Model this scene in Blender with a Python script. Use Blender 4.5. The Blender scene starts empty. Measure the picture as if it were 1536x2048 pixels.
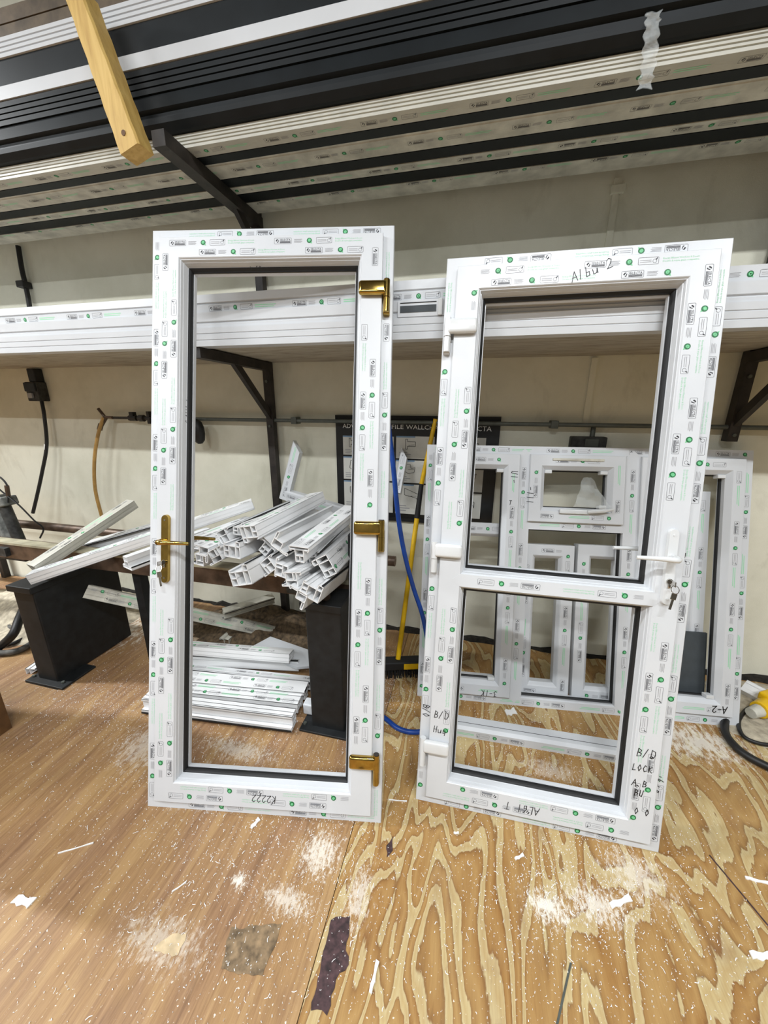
import bpy, bmesh, math, random
from mathutils import Matrix, Vector
random.seed(7)
SC = bpy.context.scene
COL = SC.collection

# ---------------------------------------------------------------- camera, world, exposure
cd = bpy.data.cameras.new('camera'); cam = bpy.data.objects.new('camera', cd); COL.objects.link(cam)
cd.sensor_fit = 'VERTICAL'; cd.sensor_height = 36.0; cd.sensor_width = 27.0
cd.lens = 728.82 / 2048 * 36.0
cd.clip_start = 0.02
cam.matrix_world = (Matrix.Translation((0, 0, 1.4519)) @ Matrix.Rotation(0.2280, 4, 'Z')
                    @ Matrix.Rotation(math.pi / 2 - 0.2779, 4, 'X') @ Matrix.Rotation(0.0069, 4, 'Z'))
SC.camera = cam
world = bpy.data.worlds.new('world'); SC.world = world; world.use_nodes = True
world.node_tree.nodes['Background'].inputs[0].default_value = (0.9, 0.95, 1.0, 1)
world.node_tree.nodes['Background'].inputs[1].default_value = 0.3
SC.view_settings.view_transform = 'Standard'; SC.view_settings.look = 'None'
SC.view_settings.exposure = 0.0; SC.view_settings.gamma = 1.0
SC.view_settings.use_curve_mapping = False
LAMP_POWER = 96.0

# ---------------------------------------------------------------- materials
def srgb(r, g, b):
    f = lambda c: (c / 255 / 12.92) if c / 255 <= 0.04045 else ((c / 255 + 0.055) / 1.055) ** 2.4
    return (f(r), f(g), f(b), 1)
class NT:
    def __init__(s, name):
        s.m = bpy.data.materials.new(name); s.m.use_nodes = True
        s.t = s.m.node_tree; s.b = s.t.nodes['Principled BSDF']
    def n(s, kind, **kw):
        x = s.t.nodes.new(kind)
        for k, v in kw.items():
            if k in x.inputs: x.inputs[k].default_value = v
            else: setattr(x, k, v)
        return x
    def l(s, a, b): s.t.links.new(a, b)
    def coords(s, scale, rot=(0, 0, 0), loc=(0, 0, 0), space='Object'):
        tc = s.n('ShaderNodeTexCoord'); mp = s.n('ShaderNodeMapping')
        mp.inputs['Scale'].default_value = scale; mp.inputs['Rotation'].default_value = rot
        mp.inputs['Location'].default_value = loc
        s.l(tc.outputs[space], mp.inputs['Vector']); return mp.outputs['Vector']
    def noise(s, vec, scale, detail=4, rough=0.55, dist=0.0):
        x = s.n('ShaderNodeTexNoise'); s.l(vec, x.inputs['Vector'])
        x.inputs['Scale'].default_value = scale; x.inputs['Detail'].default_value = detail
        x.inputs['Roughness'].default_value = rough; x.inputs['Distortion'].default_value = dist
        return x.outputs['Fac']
    def ramp(s, fac, stops, interp='LINEAR'):
        x = s.n('ShaderNodeValToRGB'); s.l(fac, x.inputs['Fac']); r = x.color_ramp; r.interpolation = interp
        while len(r.elements) < len(stops): r.elements.new(0.5)
        for e, (p, c) in zip(r.elements, stops): e.position = p; e.color = c
        return x.outputs['Color']
    def mix(s, fac, a, b, mode='MIX'):
        x = s.n('ShaderNodeMix', data_type='RGBA', blend_type=mode)
        if isinstance(fac, (int, float)): x.inputs[0].default_value = fac
        else: s.l(fac, x.inputs[0])
        for v, i in ((a, 6), (b, 7)):
            if isinstance(v, tuple): x.inputs[i].default_value = v
            else: s.l(v, x.inputs[i])
        return x.outputs[2]
    def math(s, op, a, b=None, c=None):
        x = s.n('ShaderNodeMath', operation=op)
        for i, v in enumerate((a, b, c)):
            if v is None: continue
            if isinstance(v, (int, float)): x.inputs[i].default_value = v
            else: s.l(v, x.inputs[i])
        return x.outputs[0]
    def bump(s, h, strength=0.2, dist=0.002):
        x = s.n('ShaderNodeBump'); x.inputs['Strength'].default_value = strength
        x.inputs['Distance'].default_value = dist; s.l(h, x.inputs['Height']); s.l(x.outputs['Normal'], s.b.inputs['Normal'])
    def set(s, **kw):
        for k, v in kw.items():
            k = k.replace('_', ' ')
            s.b.inputs[k].default_value = v
        return s
    def color(s, c): s.l(c, s.b.inputs['Base Color'])
MAT = {}
def plain(name, rgb, rough=0.5, metal=0.0, var=0.06, scale=18, bump=0.0, **kw):
    t = NT(name); c = srgb(*rgb)
    d = tuple(max(0, x * (1 - var * 2.2)) for x in c[:3]) + (1,); e = tuple(min(1, x * (1 + var)) for x in c[:3]) + (1,)
    f = t.noise(t.coords((1, 1, 1)), scale, 5)
    t.color(t.ramp(f, [(0.3, d), (0.7, e)]))
    t.set(Roughness=rough, Metallic=metal)
    if bump: t.bump(f, bump, 0.003)
    for k, v in kw.items(): t.b.inputs[k.replace('_', ' ')].default_value = v
    MAT[name] = t.m; return t.m
plain('pvc', (206, 209, 213), 0.32, var=0.015, scale=6)
plain('pvc_raw', (229, 230, 231), 0.3, var=0.015, scale=6)
plain('pvc_cream', (188, 186, 175), 0.45, var=0.05, scale=9)
plain('pvc_dusty', (198, 196, 184), 0.7, var=0.14, scale=14)
plain('pvc_inner', (222, 222, 216), 0.5, var=0.05)
plain('anthracite', (19, 24, 27), 0.5, var=0.25, scale=5, Specular_IOR_Level=0.22)
plain('gasket', (16, 17, 19), 0.6, var=0.1)
plain('hinge_white', (212, 214, 215), 0.22, var=0.01)
plain('brass', (186, 156, 84), 0.14, 1.0, var=0.12, scale=30)
plain('chrome', (200, 196, 190), 0.12, 1.0, var=0.08)
plain('black_steel', (24, 27, 29), 0.55, var=0.3, scale=22, bump=0.05)
plain('dark_steel', (44, 38, 34), 0.6, var=0.35, scale=16, bump=0.08)
plain('rail_steel', (98, 80, 66), 0.45, 0.4, var=0.3, scale=12)
plain('rail_pale', (176, 170, 146), 0.5, 0.2, var=0.18, scale=12)
plain('pipe_grey', (88, 92, 86), 0.5, 0.3, var=0.12, scale=20)
plain('wall_pipe', (130, 128, 112), 0.7, var=0.15, scale=20)
plain('wire', (20, 20, 21), 0.5, var=0.1)
plain('dusty_wire', (92, 90, 86), 0.8, var=0.3, scale=30)
plain('brown_hose', (176, 138, 78), 0.4, var=0.12)
plain('blue_hose', (18, 66, 150), 0.35, var=0.12)
plain('yellow', (232, 186, 14), 0.4, var=0.08)
plain('broom_black', (22, 22, 24), 0.7, var=0.2)
plain('grey_board', (62, 68, 72), 0.6, var=0.1)
plain('machine_grey', (122, 124, 120), 0.6, 0.2, var=0.3, scale=30, bump=0.1)
plain('machine_dark', (60, 60, 58), 0.6, 0.2, var=0.35, scale=30)
plain('crate_brown', (96, 66, 34), 0.7, var=0.2)
plain('ink', (34, 32, 38), 0.6, var=0.02)
plain('ink_grey', (150, 150, 154), 0.6, var=0.02)
plain('ink_dark', (70, 70, 76), 0.6, var=0.02)
plain('ink_green', (30, 108, 62), 0.5, var=0.05)
plain('ink_light_green', (110, 196, 140), 0.5, var=0.02)
plain('ink_text_green', (150, 214, 172), 0.6, var=0.02)
plain('marker', (18, 18, 20), 0.5, var=0.02)
plain('white_paint', (236, 236, 232), 0.6, var=0.02)
plain('chart_black', (20, 22, 24), 0.4, var=0.05)
plain('chart_paper', (206, 206, 200), 0.6, var=0.03)
plain('chart_blue', (120, 150, 180), 0.6, var=0.03)
plain('swarf', (240, 240, 238), 0.45, var=0.03)
plain('tape_dark', (72, 50, 52), 0.7, var=0.35, scale=60)
plain('tape_grey', (136, 114, 86), 0.5, var=0.3, scale=40)
plain('tape_pale', (206, 184, 148), 0.4, var=0.12, scale=40)
plain('dirt', (96, 80, 60), 0.95, var=0.35, scale=40, bump=0.6)
plain('dust', (178, 168, 148), 0.95, var=0.2, scale=30, bump=0.6)
plain('black_dirt', (38, 34, 28), 0.95, var=0.35, scale=40, bump=0.6)
plain('ceiling_white', (214, 214, 208), 0.8, var=0.04)
plain('ceiling_dark', (104, 104, 100), 0.9, var=0.1, scale=2)
plain('room_wall', (112, 108, 100), 0.85, var=0.06, scale=2)
plain('brown_profile', (92, 78, 60), 0.5, var=0.2)
def wood_timber():
    t = NT('timber'); v = t.coords((9, 9, 1.2)); f = t.noise(v, 4, 8, 0.6, 0.6)
    t.color(t.ramp(f, [(0.25, srgb(176, 138, 70)), (0.55, srgb(206, 172, 98)), (0.8, srgb(222, 192, 122))]))
    t.set(Roughness=0.6); t.bump(f, 0.15); MAT['timber'] = t.m
def wood_board():
    t = NT('shelf_board'); v = t.coords((1.4, 14, 14)); f = t.noise(v, 5, 8, 0.65, 0.3)
    t.color(t.ramp(f, [(0.3, srgb(112, 102, 88)), (0.5, srgb(168, 160, 144)), (0.75, srgb(188, 182, 168))]))
    t.set(Roughness=0.8); MAT['shelf_board'] = t.m
def wall_mat():
    t = NT('wall_paint'); v = t.coords((1, 1, 1))
    f = t.noise(v, 2.2, 6, 0.6); g = t.noise(v, 240, 3, 0.6)
    c = t.ramp(f, [(0.3, srgb(206, 204, 186)), (0.6, srgb(224, 222, 206))])
    d = t.noise(t.coords((1.6, 1, 0.7)), 3.1, 5, 0.65, 0.4)
    c = t.mix(t.ramp(d, [(0.58, (0, 0, 0, 1)), (0.75, (0.5, 0.5, 0.5, 1))]), c, srgb(180, 176, 158))
    t.color(c); t.set(Roughness=0.85); t.bump(g, 0.35, 0.002); MAT['wall_paint'] = t.m
def ply(name, bold):
    t = NT(name)
    if bold:
        warp = t.noise(t.coords((2.1, 0.55, 1), loc=(3.1, 0.4, 0)), 2.2, 2.5, 0.5, 0.4)
        tc = t.n('ShaderNodeTexCoord'); sx = t.n('ShaderNodeSeparateXYZ'); t.l(tc.outputs['Object'], sx.inputs[0])
        u = t.math('ADD', t.math('MULTIPLY', sx.outputs['X'], 6.0), t.math('MULTIPLY', warp, 11.0))
        jag = t.noise(t.coords((26, 5, 1)), 3.0, 5, 0.6)
        u = t.math('ADD', u, t.math('MULTIPLY', jag, 0.30))
        fr = t.math('FRACT', u)
        base = t.ramp(fr, [(0.0, srgb(128, 88, 46)), (0.05, srgb(152, 114, 62)), (0.3, srgb(172, 138, 86)), (0.5, srgb(152, 114, 62)), (0.60, srgb(120, 82, 40)), (0.64, srgb(200, 190, 154)), (0.8, srgb(190, 172, 128)), (0.975, srgb(200, 188, 150)), (1.0, srgb(124, 84, 44))])
        fine = t.noise(t.coords((60, 2.2, 1)), 4, 6, 0.65)
        base = t.mix(0.55, base, t.ramp(fine, [(0.3, srgb(190, 166, 130)), (0.5, srgb(222, 206, 178)), (0.7, srgb(240, 230, 206))]), 'MULTIPLY')
        base = t.mix(0.2, base, t.ramp(t.noise(t.coords((3, 1, 1)), 2, 4), [(0.35, srgb(158, 112, 62)), (0.65, srgb(204, 178, 124))]))
    else:
        f = t.noise(t.coords((15, 1.0, 1)), 3.0, 9, 0.62, 0.25)
        g = t.noise(t.coords((2.2, 0.7, 1)), 2.2, 5, 0.6, 0.8)
        base = t.ramp(f, [(0.28, srgb(104, 76, 50)), (0.42, srgb(142, 110, 80)), (0.58, srgb(164, 132, 98)), (0.75, srgb(180, 148, 112))])
        base = t.mix(t.ramp(g, [(0.42, (0, 0, 0, 1)), (0.58, (0.75, 0.75, 0.75, 1))]), base, srgb(178, 146, 96))
        st = t.noise(t.coords((5.5, 0.35, 1), loc=(1.7, 2.2, 0)), 3.0, 6, 0.6, 0.5)
        base = t.mix(0.65, base, t.ramp(st, [(0.3, srgb(176, 150, 130)), (0.44, srgb(226, 212, 196)), (0.5, srgb(190, 164, 140)), (0.56, srgb(246, 240, 230)), (0.75, srgb(255, 250, 240))]), 'MULTIPLY')
        w = t.noise(t.coords((70, 4, 1)), 4, 4, 0.6)
        base = t.mix(0.25, base, t.ramp(w, [(0.3, srgb(112, 80, 56)), (0.6, srgb(172, 138, 104))]))
    stn = t.noise(t.coords((1.4, 0.8, 1), loc=(5.2, 1.3, 0)), 4.5, 7, 0.68, 0.6)
    base = t.mix(t.ramp(stn, [(0.55, (0, 0, 0, 1)), (0.72, (0.5, 0.5, 0.5, 1))]), base, srgb(128, 96, 70))
    # stains and trodden-in plastic dust, each with a place and outline of its own
    tc = t.n('ShaderNodeTexCoord')
    def blob(x, y, rx, ry, nscale, seed, amount):
        mp = t.n('ShaderNodeMapping'); mp.vector_type = 'TEXTURE'
        mp.inputs['Location'].default_value = (x, y, 0); mp.inputs['Scale'].default_value = (rx, ry, 10)
        t.l(tc.outputs['Object'], mp.inputs['Vector'])
        gr = t.n('ShaderNodeTexGradient', gradient_type='SPHERICAL'); t.l(mp.outputs['Vector'], gr.inputs['Vector'])
        nz = t.noise(t.coords((1.6, 0.7, 1), loc=(seed, seed * 0.7, 0)), nscale * 2.2, 10, 0.8)
        s_ = t.math('ADD', t.math('MULTIPLY', gr.outputs['Fac'], 0.34), nz)
        return t.math('MULTIPLY', t.ramp(s_, [(0.70, (0, 0, 0, 1)), (0.80, (1, 1, 1, 1))]), amount)
    dusts = ([((0.33, 0.83), 0.16, 0.10, 26, 1.0, .95), ((0.47, 0.87), 0.22, 0.12, 30, 5.0, .75), ((0.62, 0.98), .22, .18, 24, 8.0, .55), ((-0.24, 0.72), 0.09, 0.2, 30, 3.0, .6), ((0.42, 1.3), .3, .12, 26, 9, .4), ((1.1, 1.6), .5, .25, 14, 11, .8)]
             if bold else [((-0.62, 0.67), 0.06, 0.05, 30, 2.0, .9), ((-0.40, 0.80), 0.16, 0.16, 26, 4.0, .75), ((-0.45, 0.66), 0.2, 0.08, 28, 6.0, .6), ((-0.95, 0.9), 0.3, 0.2, 24, 7.0, .5), ((-1.3, 1.0), .35, .25, 20, 12.0, .45), ((-0.75, .5), .3, .12, 24, 13.0, .4), ((-0.9, 1.08), .4, .12, 26, 14.0, .5), ((-2.3, 1.7), .7, .5, 10, 9.0, .8), ((-1.5, 1.7), .5, .25, 14, 3.5, .6)])
    for (p, rx, ry, ns, sd, am) in dusts:
        base = t.mix(blob(p[0], p[1], rx, ry, ns, sd, am), base, srgb(226, 220, 208))
    sp = t.noise(t.coords((1, 1, 1)), 130, 2, 0.5)
    base = t.mix(t.ramp(sp, [(0.68, (0, 0, 0, 1)), (0.72, (0.8, 0.8, 0.8, 1))]), base, srgb(232, 226, 214))
    t.color(base); t.set(Roughness=0.55); t.bump(t.noise(t.coords((40, 4, 1)), 4, 5), 0.12, 0.002)
    MAT[name] = t.m
wood_timber(); wood_board(); wall_mat(); ply('ply_fine', False); ply('ply_bold', True)
def clear_plastic():
    t = NT('clear_film'); t.set(Roughness=0.18, Alpha=0.22); t.b.inputs['Base Color'].default_value = srgb(225, 230, 230)
    t.bump(t.noise(t.coords((1, 1, 1)), 40, 4), 0.8, 0.01); MAT['clear_film'] = t.m
clear_plastic()
def emit(name, rgb, k):
    t = NT(name); t.b.inputs['Emission Color'].default_value = srgb(*rgb); t.b.inputs['Emission Strength'].default_value = k
    MAT[name] = t.m
emit('tube_glow', (244, 250, 255), 9.0)

# ---------------------------------------------------------------- mesh helpers
class MB:
    def __init__(s): s.v = []; s.f = []; s.mi = []
    def add(s, vs, fs, mi=0):
        o = len(s.v); s.v += [tuple(p) for p in vs]
        for f in fs: s.f.append([i + o for i in f]); s.mi.append(mi)
        return s
    def box(s, a, b, mi=0, M=None):
        (x0, y0, z0), (x1, y1, z1) = a, b
        vs = [Vector(p) for p in ((x0,y0,z0),(x1,y0,z0),(x1,y1,z0),(x0,y1,z0),(x0,y0,z1),(x1,y0,z1),(x1,y1,z1),(x0,y1,z1))]
        if M: vs = [M @ p for p in vs]
        return s.add(vs, [(0,3,2,1),(4,5,6,7),(0,1,5,4),(1,2,6,5),(2,3,7,6),(3,0,4,7)], mi)
    def rbox(s, a, b, r, mi=0, M=None, seg=3):
        bm = bmesh.new(); bmesh.ops.create_cube(bm, size=1)
        for v in bm.verts:
            v.co = Vector([(a[i] + b[i]) / 2 + v.co[i] * abs(b[i] - a[i]) for i in range(3)])
        bmesh.ops.bevel(bm, geom=list(bm.edges), offset=r, segments=seg, profile=0.5, affect='EDGES')
        vs = [(M @ v.co) if M else v.co.copy() for v in bm.verts]
        for i, v in enumerate(bm.verts): v.index = i
        s.add(vs, [[v.index for v in f.verts] for f in bm.faces], mi); bm.free(); return s
    def prism(s, poly, f0, f1, mi=0):
        """poly: list of 2D points; f0 / f1 map a 2D point to 3D at either end"""
        n = len(poly); vs = [f0(p) for p in poly] + [f1(p) for p in poly]
        fs = [(i, (i + 1) % n, n + (i + 1) % n, n + i) for i in range(n)] + [tuple(range(n))[::-1], tuple(range(n, 2 * n))]
        return s.add(vs, fs, mi)
    def tube(s, pts, r, seg=8, mi=0, caps=True):
        pts = [Vector(p) for p in pts]; n = len(pts); rs = r if isinstance(r, (list, tuple)) else [r] * n
        T = [(pts[min(i + 1, n - 1)] - pts[max(i - 1, 0)]).normalized() for i in range(n)]
        up = Vector((0, 0, 1)) if abs(T[0].z) < 0.9 else Vector((1, 0, 0))
        N = (up - T[0] * up.dot(T[0])).normalized(); vs = []
        for i in range(n):
            N = (N - T[i] * N.dot(T[i])).normalized(); B = T[i].cross(N)
            vs += [pts[i] + (N * math.cos(2 * math.pi * k / seg) + B * math.sin(2 * math.pi * k / seg)) * rs[i] for k in range(seg)]
        fs = [(i * seg + k, i * seg + (k + 1) % seg, (i + 1) * seg + (k + 1) % seg, (i + 1) * seg + k) for i in range(n - 1) for k in range(seg)]
        if caps: fs += [tuple(range(seg))[::-1], tuple(range((n - 1) * seg, n * seg))]
        return s.add(vs, fs, mi)
    def build(s, name, mats, parent=None, smooth=False, fix=True):
        me = bpy.data.meshes.new(name); me.from_pydata([tuple(v) for v in s.v], [], s.f)
        if not isinstance(mats, (list, tuple)): mats = [mats]
        for m in mats: me.materials.append(MAT[m])
        if len(mats) > 1:
            for p, i in zip(me.polygons, s.mi): p.material_index = i
        if fix:
            bm = bmesh.new(); bm.from_mesh(me); bmesh.ops.recalc_face_normals(bm, faces=bm.faces); bm.to_mesh(me); bm.free()
        if smooth:
            for p in me.polygons: p.use_smooth = True
            try: me.set_sharp_from_angle(angle=math.radians(40))
            except Exception: pass
        o = bpy.data.objects.new(name, me); COL.objects.link(o)
        if parent: o.parent = parent
        return o
def tag(o, label, cat, group=None, kind=None):
    if label: o['label'] = label
    if cat: o['category'] = cat
    if group: o['group'] = group
    if kind: o['kind'] = kind
    return o
def thing(name, label, cat, loc=(0, 0, 0), rot=(0, 0, 0), group=None):
    o = bpy.data.objects.new(name, None); COL.objects.link(o); o.empty_display_size = 0.05
    o.location = loc; o.rotation_euler = rot; return tag(o, label, cat, group)
def struct(o): o['kind'] = 'structure'; return o
def spline(pts, n=8):
    P = [Vector(p) for p in pts]; P = [P[0] * 2 - P[1]] + P + [P[-1] * 2 - P[-2]]; out = []
    for i in range(1, len(P) - 2):
        a, b, c, d = P[i - 1:i + 3]
        for k in range(n):
            t = k / n
            out.append(0.5 * ((2 * b) + (c - a) * t + (2 * a - 5 * b + 4 * c - d) * t * t + (3 * b - a - 3 * c + d) * t ** 3))
    out.append(P[-2]); return out

# ---------------------------------------------------------------- printed protective film: one motif of five flat prints
TXT = {}
def text2d(body, size, res=1):
    key = (body, size, res)
    if key not in TXT:
        cu = bpy.data.curves.new('text', 'FONT'); cu.body = body; cu.size = size; cu.resolution_u = res; cu.fill_mode = 'FRONT'
        ob = bpy.data.objects.new('text', cu); COL.objects.link(ob)
        dg = bpy.context.evaluated_depsgraph_get(); dg.update()
        me = ob.evaluated_get(dg).to_mesh()
        vs = [(v.co.x, v.co.y) for v in me.vertices]; fs = [list(p.vertices) for p in me.polygons]
        ob.evaluated_get(dg).to_mesh_clear(); bpy.data.objects.remove(ob); bpy.data.curves.remove(cu)
        TXT[key] = (vs, fs)
    return TXT[key]
def text_fit(body, w, h, res=1):
    vs, fs = text2d(body, 1.0, res)
    x0 = min(v[0] for v in vs); x1 = max(v[0] for v in vs); y0 = min(v[1] for v in vs); y1 = max(v[1] for v in vs)
    return [((x - x0) / (x1 - x0) * w, (y - y0) / (y1 - y0) * h) for x, y in vs], fs
INK = ['ink_dark', 'ink_grey', 'ink_green', 'ink_light_green', 'ink_text_green', 'ink']
class P2:
    """a flat 2D drawing: list of (verts, faces, ink)"""
    def __init__(s): s.items = []
    def rect(s, x0, y0, x1, y1, k): s.items.append(([(x0, y0), (x1, y0), (x1, y1), (x0, y1)], [(0, 1, 2, 3)], k)); return s
    def poly(s, pts, k): s.items.append((pts, [tuple(range(len(pts)))], k)); return s
    def outline(s, pts, w, k):
        n = len(pts); cx = sum(p[0] for p in pts) / n; cy = sum(p[1] for p in pts) / n
        inn = []
        for i, p in enumerate(pts):
            a, b = pts[i - 1], pts[(i + 1) % n]; tx, ty = b[0] - a[0], b[1] - a[1]; L = math.hypot(tx, ty) or 1
            inn.append((p[0] - ty / L * w, p[1] + tx / L * w))
        s.items.append((list(pts) + inn, [(i, (i + 1) % n, n + (i + 1) % n, n + i) for i in range(n)], k)); return s
    def rrect(s, x0, y0, x1, y1, r, w, k):
        pts = []
        for cx, cy, a0 in ((x1 - r, y0 + r, -90), (x1 - r, y1 - r, 0), (x0 + r, y1 - r, 90), (x0 + r, y0 + r, 180)):
            for j in range(4):
                a = math.radians(a0 + j * 30); pts.append((cx + r * math.cos(a), cy + r * math.sin(a)))
        return s.outline(pts, w, k)
    def disc(s, x, y, r, k, n=10): return s.poly([(x + r * math.cos(2 * math.pi * i / n), y + r * math.sin(2 * math.pi * i / n)) for i in range(n)], k)
    def ring(s, x, y, r, w, k, n=10): return s.outline([(x + r * math.cos(2 * math.pi * i / n), y + r * math.sin(2 * math.pi * i / n)) for i in range(n)], w, k)
    def text(s, body, x, y, w, h, k, res=1):
        vs, fs = text_fit(body, w, h, res); s.items.append(([(a + x, b + y) for a, b in vs], fs, k)); return s
def motif():
    els = []
    b = P2(); b.rrect(0, -.0105, .062, .0105, .003, .0008, 0)           # boxed name
    b.poly([(.005, .000), (.009, .006), (.014, .006), (.010, .001), (.009, -.002)], 5)
    b.poly([(.009, -.006), (.014, -.006), (.0165, .002), (.0145, .0035), (.013, -.002)], 5)
    b.text('SELECTA', .020, -.0005, .038, .0075, 5)
    for j in range(4): b.rect(.020, -.0075 + j * .0017, .058, -.0065 + j * .0017, 0)
    els.append((0.0, .062, b))
    g = P2()
    for j in range(4): g.rect(0, -.0065 + j * .0036, .026 + .003 * (j % 2), -.0052 + j * .0036, 1)
    els.append((.071, .029, g))
    d = P2(); d.disc(.0095, 0, .0092, 2, 14); d.items.append(([(.012, -.0085), (.0195, -.0105), (.017, -.003)], [(0, 1, 2)], 3))
    els.append((.116, .02, d))
    d2 = P2(); d2.poly([(.004, .001), (.008, .006), (.014, .005), (.015, 0), (.011, -.005), (.006, -.004)], 3)
    d2.poly([(.0075, .0), (.0105, .0025), (.0125, .0005), (.010, -.0025)], 4)
    els.append((.116, .0201, d2))
    r = P2(); r.rrect(0, -.0105, .056, .0105, .003, .0008, 0); r.ring(.045, -.001, .0058, .0009, 0); r.poly([(.047, .004), (.051, .009), (.053, .007), (.050, .002)], 0)
    for j in range(2): r.rect(.005, -.0035 + j * .005, .036, -.0022 + j * .005, 1)
    els.append((.150, .056, r))
    t = P2(); t.text('Energy Efficient Windows & Doors', 0, .0012, .095, .0062, 4); t.text('Double & triple glaze compatible', 0, -.0068, .095, .0062, 4)
    els.append((.217, .095, t))
    return els
MOTIF = motif(); PERIOD = 0.385
def simple_motif():
    out = []
    for (u, w, p) in MOTIF[:-1]: out.append((u, w, p))
    t = P2(); t.rect(0, .002, .095, .005, 4); t.rect(0, -.005, .088, -.002, 4); out.append((.217, .095, t)); return out
MOTIF_S = simple_motif()
def print_row(mb, p0, U, V, N, length, phase, els=None, eps=0.0004, clip=0.004, scale=1.0, skip=()):
    """lay the motif along U from p0; elements that would cross either end are left out"""
    p0, U, V, N = Vector(p0), Vector(U).normalized(), Vector(V).normalized(), Vector(N).normalized()
    els = els or MOTIF; k0 = math.floor(-phase / PERIOD) - 1
    for k in range(k0, int((length - phase) / PERIOD) + 2):
        for (u, w, p) in els:
            a = phase + k * PERIOD * scale + u * scale; b = a + w * scale
            if a < clip or b > length - clip: continue
            if any(a < s1 and b > s0 for s0, s1 in skip): continue
            e = eps * (2 if w == .0201 else 1)
            for vs, fs, ink in p.items:
                mb.add([p0 + U * (a + x * scale) + V * (y * scale) + N * e for x, y in vs], fs, ink)
def finish_print(mb, parent, name='film_print'):
    if not mb.f: return None
    return tag(mb.build(name, INK, parent, fix=False), None, None, None, 'stuff')

# marker pen strokes (unit box letters)
PEN = {'A': [[(0,0),(.45,1),(.8,0)],[(.15,.4),(.7,.4)]], 'l': [[(.3,1),(.2,0)]], 'b': [[(.1,1),(.1,0),(.5,.05),(.5,.45),(.1,.4)]],
 'u': [[(0,.5),(.1,0),(.5,.05),(.6,.5),(.65,0)]], '2': [[(0,.8),(.3,1),(.6,.8),(.5,.5),(0,0),(.7,.05)]], 'B': [[(.1,0),(.15,1),(.6,.8),(.5,.55),(.15,.5),(.65,.4),(.6,.1),(.1,0)]],
 '/': [[(0,-.05),(.5,1.05)]], 'D': [[(.1,0),(.15,1),(.6,.85),(.7,.4),(.5,.05),(.1,0)]], 'H': [[(.1,0),(.15,1)],[(.6,0),(.65,1)],[(.1,.5),(.65,.5)]], 'g': [[(.5,.5),(.1,.5),(.1,0),(.5,.1),(.5,.5),(.45,-.3)]],
 'L': [[(.15,1),(.1,0),(.6,.05)]], 'O': [[(.3,0),(.05,.5),(.3,1),(.6,.5),(.3,0)]], 'C': [[(.6,.85),(.3,1),(.05,.5),(.3,0),(.65,.15)]], 'K': [[(.1,0),(.1,1)],[(.6,1),(.1,.45),(.65,0)]],
 'U': [[(.05,1),(.1,.1),(.45,0),(.6,1)]], 'N': [[(.05,0),(.1,1),(.6,0),(.65,1)]], '1': [[(.3,1),(.3,0)]], '6': [[(.5,1),(.1,.5),(.15,0),(.5,.05),(.5,.4),(.15,.4)]],
 'T': [[(0,1),(.7,1)],[(.35,1),(.3,0)]], '-': [[(.1,.45),(.6,.5)]], '3': [[(.05,.9),(.5,1),(.3,.55),(.6,.3),(.3,0),(0,.1)]], 'R': [[(.1,0),(.1,1),(.55,.8),(.1,.5),(.6,0)]], '>': [[(0,.1),(.3,.5),(0,.9)]], '5': [[(.6,1),(.1,1),(.1,.55),(.55,.45),(.5,.05),(.05,0)]], '9': [[(.5,.6),(.1,.6),(.15,1),(.5,.95),(.5,.6),(.4,0)]],
 "'": [[(.2,1),(.3,.7)]], ' ': []}
def pen(parent, text, origin, U, V, N, size, w=0.0022, slant=0.12):
    o, U, V, N = Vector(origin), Vector(U).normalized(), Vector(V).normalized(), Vector(N).normalized()
    mb = MB(); x = 0.0
    for ch in text:
        for st in PEN[ch]:
            pts = [((x + (a + slant * b) * .75) * size, b * size) for a, b in st]
            for i in range(len(pts) - 1):
                (ax, ay), (bx, by) = pts[i], pts[i + 1]; L = math.hypot(bx - ax, by - ay) or 1; tx, ty = (bx - ax) / L, (by - ay) / L; h = w / 2
                q = [(ax - tx*h - ty*h, ay - ty*h + tx*h), (ax - tx*h + ty*h, ay - ty*h - tx*h), (bx + tx*h + ty*h, by + ty*h - tx*h), (bx + tx*h - ty*h, by + ty*h + tx*h)]
                mb.add([o + U * a + V * b + N * .0009 for a, b in q], [(0, 1, 2, 3)])
        x += .72
    return mb.build('marker_writing', 'marker', parent, fix=False)

# ---------------------------------------------------------------- mitred frames
def member(side, x0, z0, x1, z1, poly):
    """one mitred side of a rectangle; poly is (s inward, d depth)"""
    mb = MB()
    if side == 'L':   f0 = lambda p: (x0 + p[0], p[1], z0 + p[0]); f1 = lambda p: (x0 + p[0], p[1], z1 - p[0])
    elif side == 'R': f0 = lambda p: (x1 - p[0], p[1], z0 + p[0]); f1 = lambda p: (x1 - p[0], p[1], z1 - p[0])
    elif side == 'B': f0 = lambda p: (x0 + p[0], p[1], z0 + p[0]); f1 = lambda p: (x1 - p[0], p[1], z0 + p[0])
    else:             f0 = lambda p: (x0 + p[0], p[1], z1 - p[0]); f1 = lambda p: (x1 - p[0], p[1], z1 - p[0])
    return mb.prism(poly, f0, f1)
def ring(root, name, rect, poly, mat, sides='LRBT'):
    return {s: member(s, *rect, poly).build(name, mat, root) for s in sides}
NF = Vector((0, -1, 0)); X = Vector((1, 0, 0)); Z = Vector((0, 0, 1))
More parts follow.
